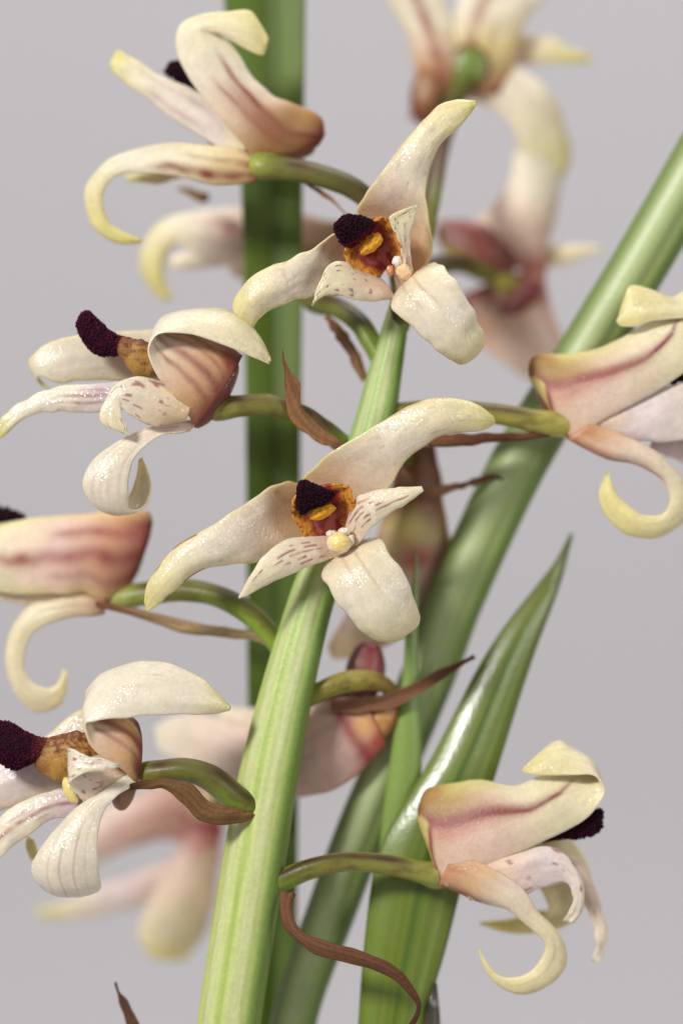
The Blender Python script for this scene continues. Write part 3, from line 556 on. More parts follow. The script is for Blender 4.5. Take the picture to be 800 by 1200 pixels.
pedicel(f, [(312, 956, -56, 15), (294, 946, -30, 15), (276, 936, -18, 16), (250, 914, -10, 16), (222, 903, -8, 14), (190, 904, -12, 13.5), (168, 908, -20, 14)], stops=[(0, lin(120, 160, 30)), (.25, lin(124, 150, 40)), (.5, OL1), (.85, lin(122, 124, 44)), (1, OL2)])
bract(f, [(300, 958, -14, 285, 946, -14, 2), (266, 966, 2, 262, 945, 2, 3), (238, 962, 6, 245, 938, 4, 4), (212, 940, 8, 226, 920, 6, 4), (190, 925, 8, 196, 912, 6, 3), (170, 924, 6, 172, 914, 4, 1), (142, 925, 6, 142, 922, 6, 0)], c1=lin(140, 100, 58), c2=lin(96, 64, 38))

# ---- lower flower turned the other way, seen from outside (matt outer faces)
GLOSS[0] = 0.2
f = flower((520, 1025, -45), 'side-on cream flower low on the stem on a long pedicel, red keel line along its sepal, tips curled like hooks')
dzh = -35
KLINE = [(0, -.2), (.10, -.28), (.2, -.10), (.32, .0), (.45, .08), (.56, -.05), (.64, -.5)]
KEEL = [(KLINE, .075, 1.15, .10, .62), ([(a_, b_ - .05) for a_, b_ in KLINE], .2, .40, .08, .5)]
def keel_col(c, U, V):
    kl = np.interp(U, [q_[0] for q_ in KLINE], [q_[1] for q_ in KLINE])
    up = 1 - sm(-.16, .02, V - kl)
    c = mix(c, mix(OLIVE, lin(166, 118, 60), .4), up * (1 - sm(.16, .46, U)) * .9)
    c = mix(c, lin(204, 196, 120), np.exp(-((V + .9) / .25) ** 2) * sm(.15, .25, U) * (1 - sm(.3, .5, U)) * .7)
    c = mix(c, MAROON, (1 - sm(.015, .075, U)) * .9)
    c = mix(c, lin(126, 52, 36), sm(.80, 1, -V) * (1 - sm(.05, .16, U)) * .8)
    us = .128 - .02 * (V + .3) + .035 * sm(.4, 1, V)
    c = mix(c, lin(128, 38, 44), np.exp(-((U - us) / .014) ** 2) * sm(-.36, -.25, V) * .95)
    below = sm(0, .02, us - U) * sm(-.3, -.1, V)
    c = mix(c, lin(116, 54, 34), np.exp(-((U - .03) / .06) ** 2) * (1 - below) * .8)
    c = mix(c, lin(134, 54, 50), np.exp(-((V - kl + .05) / .17) ** 2) * sm(.08, .14, U) * (1 - sm(.35, .65, U)) * .75)
    c = mix(c, lin(150, 84, 72), sm(.3, .0, V - kl) * sm(-.1, 0, V - kl) * sm(.1, .16, U) * (1 - sm(.2, .5, U)) * .3)
    c = mix(c, lin(196, 184, 106), below * .75)
    c = mix(c, lin(196, 136, 118), np.exp(-((V - kl - .2) / .18) ** 2) * sm(.1, .16, U) * (1 - sm(.2, .5, U)) * .55)
    return c
petal('lateral_sepal', f, [(493, 946, -30, 496, 966, -28, 2), (495, 930, -28, 505, 998, -16, 8), (508, 922, -26, 521, 1038, -4, 13), (534, 918, -24, 560, 1020, 5, 17), (564, 915, -22, 602, 1001, 8, 19), (600, 920, -18, 640, 985, 10, 17), (642, 908, -18, 674, 968, 11, 13), (672, 903, -30, 696, 949, 12, 8), (692, 893, -40, 708, 927, 11, 2), (683, 885, -38, 697, 909, 13, -4), (667, 876, -30, 672, 907, 13, -7), (652, 869, -20, 645, 907, 9, -7), (630, 884, -10, 625, 907, 4, -3), (612, 902, -5, 612, 906, -4, 0)],
      dz=dzh, stops=[(0, lin(160, 104, 76)), (.08, lin(206, 170, 138)), (.3, lin(220, 192, 174)), (.5, CREAM), (.75, CREAM), (1, YEL)], veins=KEEL, vcol=lin(118, 30, 36), colfn=keel_col, gloss=[(0, .08), (.45, .12), (.65, .6), (1, .6)], nu=110, nv=56)
petal('lateral_sepal', f, [(505, 945, -50, 540, 1020, -60, 6), (640, 960, -60, 620, 1030, -58, 8), (680, 1000, -66, 640, 1058, -62, 6), (692, 1045, -72, 640, 1070, -70, 4), (660, 1086, -82, 630, 1066, -80, 2), (612, 1093, -86, 605, 1076, -85, 1), (563, 1086, -86, 563, 1081, -86, 0)], dz=dzh - 8, stops=[(0, OLIVE), (.3, CREAM), (1, YG)])
petal('petal', f, [(540, 1018, -2, 550, 1056, 0, 4), (595, 1003, 8, 600, 1052, 6, 6), (635, 993, 12, 635, 1040, 10, 5), (660, 1000, 14, 658, 1032, 12, 4), (676, 1018, 15, 668, 1040, 14, 3), (685, 1045, 14, 671, 1052, 14, 2), (682, 1068, 12, 667, 1066, 12, 1), (672, 1082, 10, 660, 1079, 10, 0)], dz=dzh,
      stops=[(0, lin(200, 160, 112)), (.3, mix(PALE, PINK, .8)), (.5, mix(PALE, VIO, .6)), (1, PALE)], spots=11, thick=5, veins=[(.2, .15, .35, .2, .5)], vcol=lin(184, 140, 140))
petal('petal', f, [(640, 1000, -40, 640, 1040, -40, 2), (675, 1006, -42, 665, 1036, -42, 3), (694, 1036, -45, 683, 1056, -45, 3), (707, 1074, -46, 694, 1080, -46, 2), (711, 1104, -46, 698, 1106, -46, 1), (700, 1129, -46, 693, 1126, -46, 0)], dz=dzh, stops=[(0, PINK), (.5, mix(PALE, PINK, .4)), (1, PALE)], spots=12, thick=5)
petal('dorsal_sepal', f, [(530, 1004, 4, 514, 1038, -10, 5), (572, 1014, 12, 556, 1055, 0, 8), (606, 1036, 14, 585, 1063, 6, 6), (626, 1062, 11, 601, 1071, 8, 4), (642, 1080, 6, 621, 1088, 9, 4), (661, 1104, 0, 638, 1107, 6, 4), (662, 1129, -5, 632, 1124, 2, 4), (645, 1153, -8, 618, 1140, 0, 4), (613, 1165, -10, 597, 1146, -3, 3), (585, 1154, -12, 580, 1140, -8, 2), (568, 1135, -14, 567, 1123, -12, 1), (560, 1113, -15, 562, 1110, -15, 0)], dz=dzh,
      stops=[(0, lin(186, 134, 96)), (.12, lin(206, 170, 130)), (.25, mix(PALE, PINK, .4)), (.5, CREAM), (.8, mix(CREAM, YEL, .5)), (1, YEL)], veins=[(.92, .3, 1, 0, .2)], vcol=lin(122, 48, 40))
papilla_pad('lip_tip', f, [(640, 984, 640, 968, 0), (662, 982, 668, 956, 0), (682, 982, 690, 951, 0), (698, 976, 702, 949, 0), (705, 968, 706, 953, 0)], dz=dzh - 12, thick=14, count=1260, length=2.4, rad=0.95, col=lin(28, 8, 18), tipcol=lin(50, 12, 30))
petal('lip', f, [(560, 1000, 575, 960, 3), (610, 992, 615, 960, 4), (645, 986, 645, 966, 3)], dz=dzh - 20, mat='lip_tissue', colfn=lip_side, thick=12)
blob('flower_base', f, (522, 974, -30), (21, 42, 20), -12, dz=dzh, col=lin(168, 118, 66), amp=.04, mat='petal_tissue', colfn=lambda c, D, V: mix(c, MAROON, sm(.35, .95, -D[:, 0]) * .6))
pedicel(f, [(292, 1050, -62, 14), (314, 1040, -44, 14), (330, 1032, -36, 13), (360, 1019, -28, 12), (400, 1010, -28, 11.5), (450, 1012, -36, 12), (490, 1021, -46, 13), (512, 1026, -54, 16)], stops=[(0, lin(122, 160, 40)), (.15, lin(128, 152, 50)), (.4, OL2), (.85, lin(162, 160, 78)), (1, lin(196, 186, 110))], dark=1.0)
bract(f, [(346, 1048, -20, 330, 1045, -20, 3), (343, 1062, -12, 329, 1066, -12, 4), (350, 1086, -6, 334, 1090, -6, 4), (375, 1100, 0, 366, 1116, 0, 4), (420, 1113, 2, 414, 1131, 2, 4), (455, 1128, 2, 446, 1140, 2, 3), (478, 1148, 0, 469, 1154, 0, 2), (493, 1174, -2, 486, 1176, -2, 1), (488, 1198, -4, 482, 1196, -4, 0), (470, 1216, -6, 468, 1212, -6, 0)], c1=lin(130, 84, 58), c2=lin(86, 50, 34))

# ---- flower high on the spike, facing away to the side
f = flower((300, 195, -95), 'side-on cream flower high on the spike in front of the upright leaf, green pedicel knob, long hooked lower sepal')
dza = -90
def base_red(amt=.8, uu=.12):
    def g(c, U, V):
        c = mix(c, lin(112, 42, 34), (1 - sm(.0, uu, U)) * amt)
        c = mix(c, lin(150, 108, 46), np.exp(-((U - .2) / .1) ** 2) * .75)
        return mix(c, lin(150, 84, 62), np.exp(-((V + .1) / .5) ** 2) * sm(.1, .2, U) * (1 - sm(.25, .65, U)) * .6)
    return g
petal('lateral_sepal', f, [(371, 172, -20, 381, 154, -20, 1), (340, 186, -10, 376, 138, -18, 8), (302, 188, 2, 352, 126, -14, 14), (282, 165, 8, 334, 118, -10, 15), (256, 136, 10, 316, 110, -8, 15), (228, 103, 10, 292, 83, -5, 12), (211, 72, 8, 275, 56, -5, 9), (206, 45, 5, 262, 42, -3, 6), (213, 27, 2, 257, 39, 2, 5), (235, 17, 4, 262, 42, 8, 5), (265, 13, 6, 277, 51, 10, 5), (292, 13, 6, 294, 60, 10, 4), (305, 28, 5, 306, 65, 7, 2), (315, 44, 4, 309, 65, 4, 1)], dz=dza,
      stops=[(0, lin(150, 84, 54)), (.12, lin(196, 160, 104)), (.25, lin(218, 190, 160)), (.5, PALE), (.8, CREAM), (1, YEL)], veins=[([(0, .2), (.15, .1), (.3, .2), (.5, .3)], .11, 1.2, .04, .58), ([(0, .1), (.2, -.05), (.4, .1)], .28, .6, .04, .45), (-.75, .18, .9, .05, .25), (-.35, .08, .6, .1, .5)], vcol=lin(128, 54, 46), colfn=base_red(.95, .2), gloss=.12, nu=100, nv=50)
petal('lateral_sepal', f, [(330, 185, -50, 378, 150, -40, 6), (270, 150, -50, 320, 130, -50, 6), (235, 120, -55, 290, 110, -55, 6)], dz=dza, stops=[(0, BROWN), (1, CREAM)])
petal('petal', f, [(285, 192, 0, 292, 155, -4, 3), (240, 164, -5, 252, 122, -8, 4), (200, 139, -8, 215, 99, -10, 4), (168, 111, -10, 183, 85, -12, 4), (142, 94, -12, 160, 70, -14, 3), (130, 79, -14, 144, 60, -16, 2), (131, 70, -15, 137, 60, -16, 0)], dz=dza - 4,
      stops=[(0, lin(218, 204, 160)), (.2, mix(PALE, VIO, .4)), (.7, PALE), (.85, mix(PALE, YEL, .4)), (1, YG)], veins=[(-.45, .14, .55, .35, .7), (.4, .12, .4, .3, .8)], vcol=lin(180, 134, 138))
petal('petal', f, [(270, 175, -40, 280, 150, -40, 2), (235, 200, -44, 235, 172, -44, 2), (190, 215, -46, 185, 196, -46, 2), (150, 212, -46, 145, 205, -46, 0)], dz=dza, stops=[(0, PALE), (1, YEL)])
petal('dorsal_sepal', f, [(302, 214, 4, 300, 181, -4, 8), (256, 216, 8, 255, 171, 0, 10), (210, 208, 8, 200, 168, -5, 7), (165, 203, 6, 155, 177, -8, 5), (138, 207, 4, 122, 192, -8, 4), (122, 225, 0, 103, 217, -8, 3), (121, 245, -2, 101, 245, -8, 3), (131, 262, -3, 112, 269, -8, 3), (150, 275, -4, 138, 285, -8, 2), (167, 281, -5, 165, 284, -6, 0)], dz=dza,
      stops=[(0, lin(140, 66, 48)), (.07, lin(206, 180, 128)), (.25, CREAM), (.5, PALE), (.8, YEL), (1, YG)], veins=[(-.55, .28, 1.0, .0, .42), (.2, .12, .5, .02, .3)], vcol=lin(134, 62, 46), thick=7)
papilla_pad('lip_tip', f, [(232, 108, 242, 92, 0), (214, 98, 224, 76, 0), (200, 90, 210, 72, 0), (193, 82, 198, 74, 0)], dz=dza - 28, thick=10, count=260, length=3, rad=1.4)
blob('flower_base', f, (335, 160, -34), (38, 24, 18), 22, dz=dza, col=lin(160, 110, 66), amp=.04, mat='petal_tissue', colfn=lambda c, D, V: mix(c, MAROON, sm(.3, .9, D[:, 0]) * .8))
pedicel(f, [(470, 345, -95, 12), (462, 290, -95, 12), (440, 245, -90, 12), (412, 220, -84, 13), (375, 206, -82, 13.5), (335, 198, -84, 14), (306, 194, -88, 17)], stops=[(0, lin(84, 78, 36)), (.5, lin(92, 90, 42)), (.85, lin(122, 126, 56)), (1, lin(168, 184, 76))])
bract(f, [(445, 285, 435, 278, 1), (415, 262, 403, 248, 2), (392, 240, 385, 228, 2), (365, 222, 362, 214, 1), (346, 206, 345, 203, 0)], dz=-95, c1=lin(176, 132, 84), c2=lin(150, 100, 58))

# ---- flower beside the rolled leaf, facing away to the other side
f = flower((680, 498, -70), 'side-on cream flower on a straight pedicel in front of the rolled leaf, red-edged swollen base, coiled lower sepal')
dze = -62
petal('lateral_sepal', f, [(620, 434, -30, 626, 452, -28, 2), (623, 420, -28, 644, 478, -16, 8), (638, 414, -24, 668, 516, -4, 13), (664, 415, -22, 706, 492, 5, 17), (702, 408, -18, 746, 471, 8, 17), (740, 388, -14, 785, 449, 10, 14), (776, 362, -14, 818, 418, 11, 10), (803, 345, -22, 835, 385, 11, 4), (805, 338, -20, 828, 368, 13, -2), (786, 348, -8, 803, 373, 13, -4), (760, 338, 0, 765, 375, 11, -5), (738, 335, 3, 745, 382, 8, -4), (731, 350, 3, 728, 382, 6, -2), (724, 370, 2, 722, 378, 3, 0)], dz=dze,
      stops=[(0, lin(160, 104, 80)), (.1, lin(208, 172, 140)), (.3, lin(222, 198, 180)), (.5, CREAM), (.7, CREAM), (1, YEL)], veins=KEEL, vcol=lin(124, 36, 38), colfn=keel_col, gloss=[(0, .08), (.45, .12), (.65, .6), (1, .6)], nu=110, nv=56)
petal('lateral_sepal', f, [(625, 428, -40, 660, 500, -50, 4), (740, 440, -50, 730, 500, -50, 6), (830, 470, -55, 820, 520, -55, 4)], dz=dze, stops=[(0, BROWN), (.4, CREAM), (1, CREAM)])
petal('petal', f, [(685, 480, -4, 690, 504, -4, 3), (740, 470, -2, 735, 514, -2, 5), (785, 452, 0, 778, 518, 0, 6), (835, 450, 0, 835, 508, 0, 4), (880, 470, 0, 880, 490, 0, 0)], dz=dze, stops=[(0, lin(218, 190, 150)), (.3, mix(PALE, VIO, .6)), (1, PALE)])
petal('petal', f, [(770, 500, -30, 760, 525, -30, 2), (830, 510, -30, 810, 550, -34, 3), (850, 560, -36, 825, 575, -36, 0)], dz=dze, stops=[(0, VIO), (1, PALE)])
petal('dorsal_sepal', f, [(692, 496, 2, 664, 515, -6, 5), (735, 511, 5, 710, 538, 1, 6), (770, 531, 5, 750, 546, 4, 5), (800, 560, 0, 778, 566, 5, 4), (808, 590, -5, 785, 588, 3, 4), (798, 614, -8, 775, 603, 0, 4), (770, 629, -10, 752, 602, -2, 4), (735, 626, -10, 735, 592, -4, 4), (711, 607, -10, 722, 580, -6, 2), (702, 578, -10, 715, 562, -8, 1), (708, 555, -10, 711, 552, -10, 0)], dz=dze,
      stops=[(0, lin(190, 140, 104)), (.06, lin(206, 162, 122)), (.25, mix(PALE, PINK, .5)), (.5, CREAM), (.8, YEL), (1, YEL)], veins=[(.9, .4, .95, 0, .42)], vcol=lin(146, 70, 60), thick=8)
papilla_pad('lip_tip', f, [(760, 452, 762, 440, 0), (785, 448, 788, 434, 0), (815, 446, 820, 424, 0), (835, 440, 835, 422, 0)], dz=dze - 14, thick=12, count=300, length=3, rad=1.4)
blob('flower_base', f, (657, 464, -32), (26, 38, 20), -38, dz=dze, col=lin(176, 124, 70), amp=.04, mat='petal_tissue', colfn=lambda c, D, V: mix(c, MAROON, sm(.2, .8, -D[:, 0] - .3 * D[:, 1]) * .55))
blob('ovary', f, (660, 496, -8), (20, 14, 12), 8, dz=dze, col=lin(206, 192, 96), amp=.05, mat='petal_tissue')
pedicel(f, [(440, 490, -75, 12), (480, 482, -72, 12), (540, 481, -66, 12), (590, 486, -64, 12.5), (630, 493, -64, 13.5), (658, 497, -70, 15)], stops=[(0, OL1), (.5, OL2), (.9, lin(186, 176, 84)), (1, lin(208, 196, 104))], dark=.85)
bract(f, [(470, 505, 470, 490, 2), (510, 507, 505, 521, 3), (545, 508, 545, 522, 4), (590, 507, 590, 518, 3), (630, 507, 630, 514, 2), (656, 506, 656, 509, 0)], dz=-66, c1=lin(140, 92, 62), c2=lin(110, 62, 46))

# ---- half-hidden flower behind the low left of the spike
f = flower((130, 695, -95), 'side-on flower with a blunt maroon base corner and coiled lower sepal, pedicel arching to mid-stem')
dzf = -105
petal('lateral_sepal', f, [(166, 648, -14, 178, 612, -16, 2), (150, 690, -4, 172, 599, -14, 8), (124, 704, 4, 150, 598, -12, 13), (98, 696, 8, 118, 601, -12, 15), (50, 698, 8, 60, 606, -12, 15), (0, 694, 6, 0, 612, -12, 14), (-40, 680, 2, -40, 622, -12, 8), (-80, 660, 0, -80, 640, -10, 0)], dz=dzf,
      stops=[(0, MAROON), (.10, lin(140, 66, 56)), (.24, lin(196, 150, 118)), (.45, lin(220, 190, 176)), (.7, CREAM), (1, CREAM)], veins=[(-.1, .2, 1.0, 0, .75), (.45, .14, .7, .05, .5), (-.6, .1, .5, .1, .5)], vcol=lin(146, 70, 66), edge=(YG, .4, .6))
petal('petal', f, [(110, 716, -6, 115, 690, -6, 3), (60, 712, -6, 60, 685, -6, 4), (0, 705, -8, 0, 680, -8, 4), (-50, 700, -10, -50, 690, -10, 0)], dz=dzf, stops=[(0, PINK), (1, PALE)])
petal('dorsal_sepal', f, [(122, 720, 2, 128, 694, 0, 3), (75, 724, 5, 62, 702, 0, 4), (46, 738, 4, 28, 716, -3, 4), (31, 756, 0, 11, 746, -5, 4), (29, 780, -3, 8, 786, -8, 4), (38, 799, -5, 24, 819, -10, 4), (54, 806, -6, 47, 836, -10, 3), (66, 801, -7, 71, 827, -8, 2), (72, 790, -8, 80, 803, -8, 1), (73, 785, -8, 78, 786, -8, 0)], dz=dzf,
      stops=[(0, lin(150, 90, 66)), (.1, lin(206, 180, 150)), (.3, CREAM), (.85, CREAM), (1, YEL)])
papilla_pad('lip_tip', f, [(28, 618, 30, 606, 0), (10, 614, 14, 598, 0), (-10, 612, -8, 594, 0), (-20, 606, -18, 598, 0)], dz=dzf - 20, thick=10, count=250, length=3, rad=1.4)
blob('flower_base', f, (148, 654, -30), (20, 42, 20), 18, dz=dzf, col=lin(150, 120, 50), amp=.04, mat='petal_tissue', colfn=lambda c, D, V: mix(c, MAROON, sm(.2, .8, -D[:, 1]) * .7))
pedicel(f, [(345, 790, -66, 11), (316, 744, -72, 12), (290, 718, -76, 13), (255, 699, -84, 13), (215, 692, -94, 13), (170, 696, -106, 14), (140, 702, -116, 15)], stops=[(0, PG * .9), (.3, lin(134, 158, 44)), (.6, OL1), (.85, lin(150, 160, 76)), (1, lin(172, 170, 92))], dark=.85)
bract(f, [(325, 765, 330, 755, 1), (300, 752, 308, 742, 2), (268, 748, 270, 735, 3), (225, 744, 228, 728, 4), (180, 731, 184, 718, 3), (145, 720, 148, 711, 2), (118, 713, 120, 706, 1), (112, 708, 112, 705, 0)], dz=-88, c1=lin(196, 170, 122), c2=lin(126, 78, 56))

# ---- pale flower further back, beneath the high side-on flower
f = flower((380, 300, -200), 'pale flower reaching out behind the topmost open flower, yellow hooked sepal tip')
dzk = -270
petal('lateral_sepal', f, [(392, 345, 0, 400, 262, -6, 8), (335, 345, 5, 345, 250, -8, 14), (282, 318, 6, 292, 243, -8, 14), (238, 300, 4, 238, 247, -8, 10), (210, 286, 2, 194, 258, -6, 6), (195, 300, 0, 169, 284, -6, 4), (193, 322, 0, 166, 318, -6, 4), (199, 340, 0, 181, 344, -6, 2), (203, 350, 0, 196, 352, -4, 0)], dz=dzk,
      stops=[(0, lin(150, 112, 74)), (.2, lin(190, 160, 128)), (.4, lin(212, 186, 172)), (.6, PALE), (.75, mix(CREAM, YEL, .5)), (1, YG)], veins=[(.1, .25, .8, .0, .55)], vcol=lin(166, 100, 88))
petal('lateral_sepal', f, [(395, 340, 400, 290, 6), (340, 355, 350, 300, 8), (300, 335, 300, 290, 5), (270, 320, 270, 300, 0)], dz=dzk - 30, stops=[(0, lin(140, 100, 70)), (.5, PINK), (1, PALE)])
petal('petal', f, [(320, 325, 310, 285, 4), (260, 312, 250, 285, 4), (215, 316, 210, 298, 3), (196, 314, 195, 304, 0)], dz=dzk - 8, stops=[(0, PINK), (.5, PALE), (1, PALE)])
papilla_pad('lip_tip', f, [(340, 246, 340, 232, 0), (325, 246, 324, 226, 0), (312, 244, 311, 230, 0), (306, 240, 306, 234, 0)], dz=dzk + 10, thick=10, count=200, length=3, rad=1.4)
pedicel(f, [(446, 420, -82, 12), (434, 400, -90, 12), (420, 378, -100, 12), (395, 361, -120, 12), (365, 352, -160, 12), (372, 320, -200, 14)], stops=[(0, lin(124, 150, 50)), (.5, OL1), (1, lin(120, 104, 60))])
bract(f, [(425, 448, 432, 440, 2), (414, 430, 424, 422, 3), (402, 408, 412, 398, 3), (390, 390, 396, 380, 2), (380, 372, 384, 368, 0)], dz=-105, c1=lin(166, 124, 84), c2=lin(150, 100, 66))
bract(f, [(208, 222, 212, 219, 0), (222, 230, 226, 222, 2), (236, 238, 240, 226, 3), (244, 236, 246, 229, 0)], dz=dzk + 60, c1=lin(170, 130, 70), c2=lin(100, 66, 36))

# ---- flower seen from behind above the topmost one
f = flower((540, 90, -235), 'flower seen from behind above the topmost open flower, green pedicel knob ringed in red-brown')
dzi = -320
petal('lateral_sepal', f, [(478, 140, 0, 540, 118, 0, 12), (486, 92, 0, 548, 84, 4, 12), (477, 45, 0, 532, 40, 4, 10), (456, 3, 0, 520, 0, 0, 8), (436, -34, 0, 500, -36, 0, 4), (425, -66, 0, 440, -70, 0, 0)], dz=dzi,
      stops=[(0, lin(130, 70, 48)), (.25, lin(190, 146, 112)), (.5, PALE), (1, CREAM)], veins=[(.0, .22, .9, .0, .9)], vcol=lin(146, 80, 64), edge=(CREAM, .4, .6))
petal('lateral_sepal', f, [(520, 112, 0, 590, 108, 0, 8), (526, 66, 0, 604, 66, 0, 10), (532, 22, 0, 614, 28, 0, 10), (545, -20, 0, 642, -10, 0, 6), (585, -56, 0, 640, -50, 0, 0)], dz=dzi, stops=[(0, lin(140, 84, 56)), (.3, lin(210, 190, 130)), (.6, PALE), (1, PALE)], veins=[(-.35, .2, .9, .0, .75), (.2, .1, .5, 0, .5)], vcol=lin(150, 96, 58))
petal('petal', f, [(595, 38, 588, 78, 4), (640, 44, 630, 74, 4), (672, 58, 668, 74, 2), (692, 68, 690, 73, 0)], dz=dzi - 30, stops=[(0, PINK), (.4, CREAM), (1, YG)])
petal('dorsal_sepal', f, [(548, 84, 0, 545, 118, 0, 3), (600, 80, 0, 575, 126, 0, 6), (640, 103, 0, 598, 150, 0, 8), (661, 145, -6, 612, 186, -4, 6), (668, 186, -10, 628, 208, -8, 4), (646, 228, -12, 640, 224, -12, 0)], dz=dzi - 6, stops=[(0, PINK), (.3, PALE), (.6, CREAM), (1, YG)])
blob('flower_base', f, (500, 112, 6), (20, 36, 20), 8, dz=dzi, col=lin(146, 100, 54), amp=.05, mat='petal_tissue', colfn=lambda c, D, V: mix(c, lin(110, 48, 36), sm(.1, .8, D[:, 1] - D[:, 0] * .5) * .8))
blob('ovary', f, (550, 78, 6), (26, 30, 14), 10, dz=dzi, col=lin(116, 134, 44), amp=.05, mat='petal_tissue', colfn=lambda c, D, V: mix(c, lin(120, 60, 46), sm(.5, .95, np.hypot(D[:, 0], D[:, 1])) * .8))
pedicel(f, [(474, 350, -95, 11), (490, 300, -120, 11), (504, 240, -160, 11), (513, 185, -230, 11), (526, 130, -280, 13), (543, 92, -306, 13)], stops=[(0, OL1), (.3, lin(130, 140, 60)), (.5, lin(100, 76, 46)), (.8, lin(84, 72, 34)), (1, lin(110, 136, 40))])

# ---- flower seen from behind beside the topmost one
f = flower((575, 325, -240), 'flower seen from behind between the topmost open flower and the rolled leaf, crimson swollen base')
dzj = -330
petal('lateral_sepal', f, [(534, 300, 0, 632, 320, 0, 8), (555, 262, 0, 642, 285, 0, 12), (585, 232, 0, 650, 252, 0, 12), (600, 195, -4, 655, 212, -4, 10), (605, 150, -8, 652, 160, -8, 8), (600, 118, -12, 632, 120, -12, 0)], dz=dzj, stops=[(0, lin(160, 96, 80)), (.2, lin(214, 186, 168)), (.5, PALE), (1, CREAM)])
petal('lateral_sepal', f, [(640, 306, 0, 540, 345, 0, 8), (642, 350, 0, 545, 385, 0, 12), (658, 398, 0, 590, 425, 0, 10), (664, 430, -6, 620, 445, -6, 4), (650, 455, -10, 635, 458, -10, 0)], dz=dzj, stops=[(0, lin(150, 76, 64)), (.25, lin(210, 172, 150)), (.6, lin(222, 200, 184)), (1, CREAM)], veins=[(-.85, .12, .6, .2, .9)], vcol=lin(150, 110, 96))
petal('petal', f, [(618, 286, 618, 316, 4), (662, 288, 658, 310, 4), (690, 289, 688, 300, 2), (706, 290, 706, 295, 0)], dz=dzj - 24, stops=[(0, PINK), (.5, CREAM), (1, CREAM)])
blob('flower_base', f, (556, 292, 12), (50, 30, 20), 32, dz=dzj, col=lin(132, 66, 54), amp=.22, mat='petal_tissue', colfn=lambda c, D, V: mix(c, lin(196, 180, 92), np.clip(sm(.15, .75, D[:, 1]) - .3 * sm(.3, .8, D[:, 0]), 0, 1)))
blob('ovary', f, (590, 328, 8), (28, 16, 12), 35, dz=dzj, col=lin(160, 146, 62), amp=.05, mat='petal_tissue', colfn=lambda c, D, V: mix(c, lin(140, 52, 48), sm(.5, .95, D[:, 0]) * .8))
blob('red_collar', f, (610, 350, 12), (30, 14, 12), -38, dz=dzj, col=lin(136, 52, 50), amp=.25, mat='petal_tissue')
pedicel(f, [(472, 340, -95, 10), (490, 322, -140, 10), (515, 310, -220, 12), (545, 310, -290, 11), (575, 320, -318, 12)], stops=[(0, OL1), (.6, lin(84, 84, 36)), (1, lin(150, 144, 62))])

# ---- flower hidden behind the middle open one
f = flower((490, 560, -140), 'brown-based flower tucked behind the open mid-stem flower, crimson spot at its throat')
dzl = -170
def lcol(c, U, V):
    c = mix(c, lin(210, 196, 120), np.exp(-((U - .36) / .06) ** 2 - ((V - .1) / .5) ** 2) * .7)
    return mix(c, lin(160, 44, 60), np.exp(-((U - .48) / .05) ** 2 - ((V + .15) / .45) ** 2) * .85)
petal('lateral_sepal', f, [(508, 520, 0, 472, 520, 0, 8), (516, 560, 0, 462, 560, 0, 14), (522, 605, 0, 450, 600, 0, 16), (528, 650, 0, 436, 650, 0, 16), (515, 700, -8, 410, 710, -8, 12), (480, 740, -14, 385, 755, -14, 6), (430, 770, -18, 390, 772, -18, 0)], dz=dzl,
      stops=[(0, lin(104, 60, 36)), (.25, lin(130, 84, 46)), (.38, lin(196, 170, 120)), (.55, lin(200, 168, 150)), (.75, lin(212, 190, 172)), (1, mix(CREAM, YEL, .5))], colfn=lcol, edge=(lin(110, 52, 46), .4, .7))
petal('lateral_sepal', f, [(518, 610, 470, 612, 4), (536, 660, 480, 670, 8), (525, 710, 470, 720, 6), (495, 745, 470, 748, 0)], dz=dzl - 30, stops=[(0, OLIVE), (.5, PINK), (1, CREAM)])
pedicel(f, [(425, 560, -75, 12), (450, 540, -90, 12), (470, 530, -140, 12), (482, 545, -185, 12)])
bract(f, [(500, 585, 500, 570, 2), (530, 576, 528, 567, 3), (560, 567, 558, 560, 2), (580, 562, 578, 556, 1), (590, 565, 588, 560, 0)], dz=-118, c1=lin(130, 88, 62), c2=lin(104, 68, 52))

# ---- flower turned away behind the lower stem
f = flower((450, 830, -110), 'back-turned flower behind the lower stem, maroon hump above an arched olive pedicel, pinkish sepals')
dzm = -110
def mcol(c, U, V):
    c = mix(c, lin(150, 48, 58), np.exp(-((U - .10 - .03 * V) / .022) ** 2) * .8)
    return mix(c, lin(226, 190, 110), np.exp(-((U - .04) / .04) ** 2 - (V / .4) ** 2) * .7)
petal('lateral_sepal', f, [(452, 872, 10, 425, 815, 8, 8), (415, 910, 8, 385, 822, 4, 16), (370, 932, 0, 345, 850, -10, 16), (310, 930, -40, 290, 850, -60, 14), (240, 905, -90, 225, 836, -110, 10), (185, 880, -130, 180, 850, -140, 0)], dz=dzm,
      stops=[(0, lin(170, 80, 66)), (.15, lin(206, 172, 158)), (.5, lin(214, 186, 174)), (1, PALE)], colfn=mcol, nu=90, veins=[(.0, .1, .3, .15, .5), (.4, .1, .3, .15, .5)], vcol=lin(170, 130, 124))
petal('lateral_sepal', f, [(440, 800, -20, 405, 800, -20, 6), (400, 860, -30, 360, 830, -30, 8), (330, 870, -60, 320, 830, -70, 5), (260, 850, -110, 255, 830, -115, 0)], dz=dzm, stops=[(0, MAROON), (.4, PINK), (1, PALE)])
blob('flower_base', f, (428, 788, -4), (23, 38, 20), 8, dz=dzm, col=lin(150, 80, 76), amp=.05, mat='petal_tissue', colfn=lambda c, D, V: mix(c, lin(120, 36, 40), sm(.0, .8, -D[:, 1] + .3 * D[:, 0]) * .8))
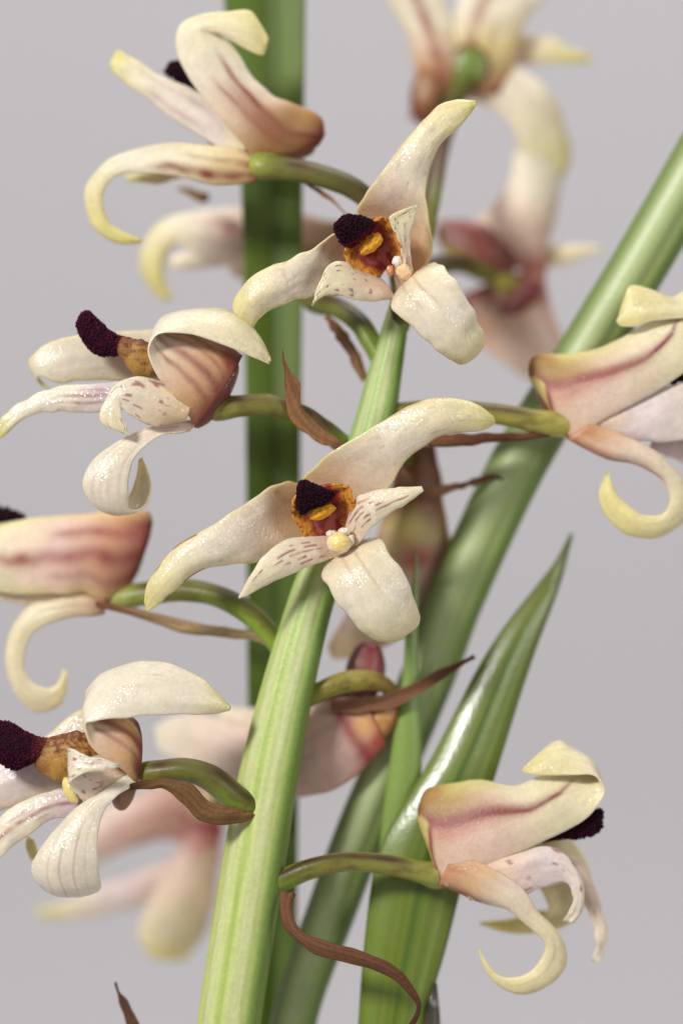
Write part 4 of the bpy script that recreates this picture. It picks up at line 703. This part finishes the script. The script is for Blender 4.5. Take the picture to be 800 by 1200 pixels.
blob('ovary', f, (448, 842, 4), (18, 24, 14), 20, dz=dzm, col=lin(190, 140, 78), amp=.06, mat='petal_tissue', colfn=lambda c, D, V: mix(c, lin(140, 52, 44), sm(.3, .9, D[:, 0]) * .8))
pedicel(f, [(352, 822, -66, 11), (384, 806, -62, 12), (410, 798, -68, 13), (438, 798, -80, 11), (458, 810, -96, 9), (458, 832, -108, 9)], stops=[(0, lin(120, 124, 46)), (.4, lin(166, 150, 66)), (.7, lin(140, 106, 50)), (1, lin(130, 76, 48))], dark=.3)
bract(f, [(390, 834, 388, 824, 2), (425, 835, 422, 819, 3), (462, 830, 457, 810, 4), (490, 815, 482, 801, 3), (515, 798, 508, 788, 2), (538, 783, 534, 777, 1), (557, 771, 555, 768, 0)], dz=-84, c1=lin(150, 104, 76), c2=lin(104, 62, 42))

# ---- strongly blurred flower behind the low left flower
f = flower((245, 960, -300), 'hazy pink flower behind the low side-on flower with the drooping sepal, crimson heart')
dzn = -400
petal('lateral_sepal', f, [(250, 1000, 255, 925, 8), (195, 985, 205, 922, 12), (140, 1000, 150, 935, 12), (90, 1020, 95, 965, 8), (50, 1030, 50, 1000, 0)], dz=dzn, stops=[(0, lin(160, 80, 76)), (.2, lin(202, 158, 142)), (.6, lin(214, 188, 174)), (1, CREAM)], veins=[(-.1, .3, .35, .1, .6)], vcol=lin(180, 110, 100))
petal('lateral_sepal', f, [(268, 960, 262, 915, 5), (225, 935, 225, 895, 6), (180, 925, 180, 895, 0)], dz=dzn - 20, stops=[(0, PINK), (1, PALE)])
petal('petal', f, [(225, 1035, 215, 1005, 3), (150, 1066, 140, 1030, 4), (85, 1076, 85, 1052, 3), (42, 1074, 42, 1066, 0)], dz=dzn + 10, stops=[(0, PINK), (.5, mix(PALE, VIO, .6)), (.8, CREAM), (1, YG)])
petal('dorsal_sepal', f, [(262, 965, 228, 960, 4), (258, 1010, 204, 1002, 8), (250, 1060, 178, 1052, 10), (238, 1098, 162, 1092, 8), (215, 1126, 178, 1124, 0)], dz=dzn + 20, stops=[(0, lin(150, 40, 52)), (.12, lin(186, 124, 112)), (.3, lin(212, 180, 164)), (.8, CREAM), (1, YEL)], veins=[(-.4, .2, .6, .2, .9)], vcol=YEL)
blob('ovary', f, (244, 950, 16), (20, 24, 14), 0, dz=dzn, col=lin(206, 180, 140), amp=.05, mat='petal_tissue', colfn=lambda c, D, V: mix(c, lin(150, 30, 48), sm(.2, .7, D[:, 1])))
pedicel(f, [(312, 925, -70, 12), (300, 925, -130, 12), (285, 930, -240, 12), (255, 945, -380, 14)])

# ---- lone bract tip low on the stem
bract(spike, [(210, 1290, 232, 1290, 3), (165, 1235, 180, 1228, 3), (146, 1190, 156, 1186, 2), (136, 1160, 139, 1157, 0), (134, 1152, 135, 1151, 0)], dz=-60, c1=lin(120, 84, 60), c2=lin(86, 56, 42))
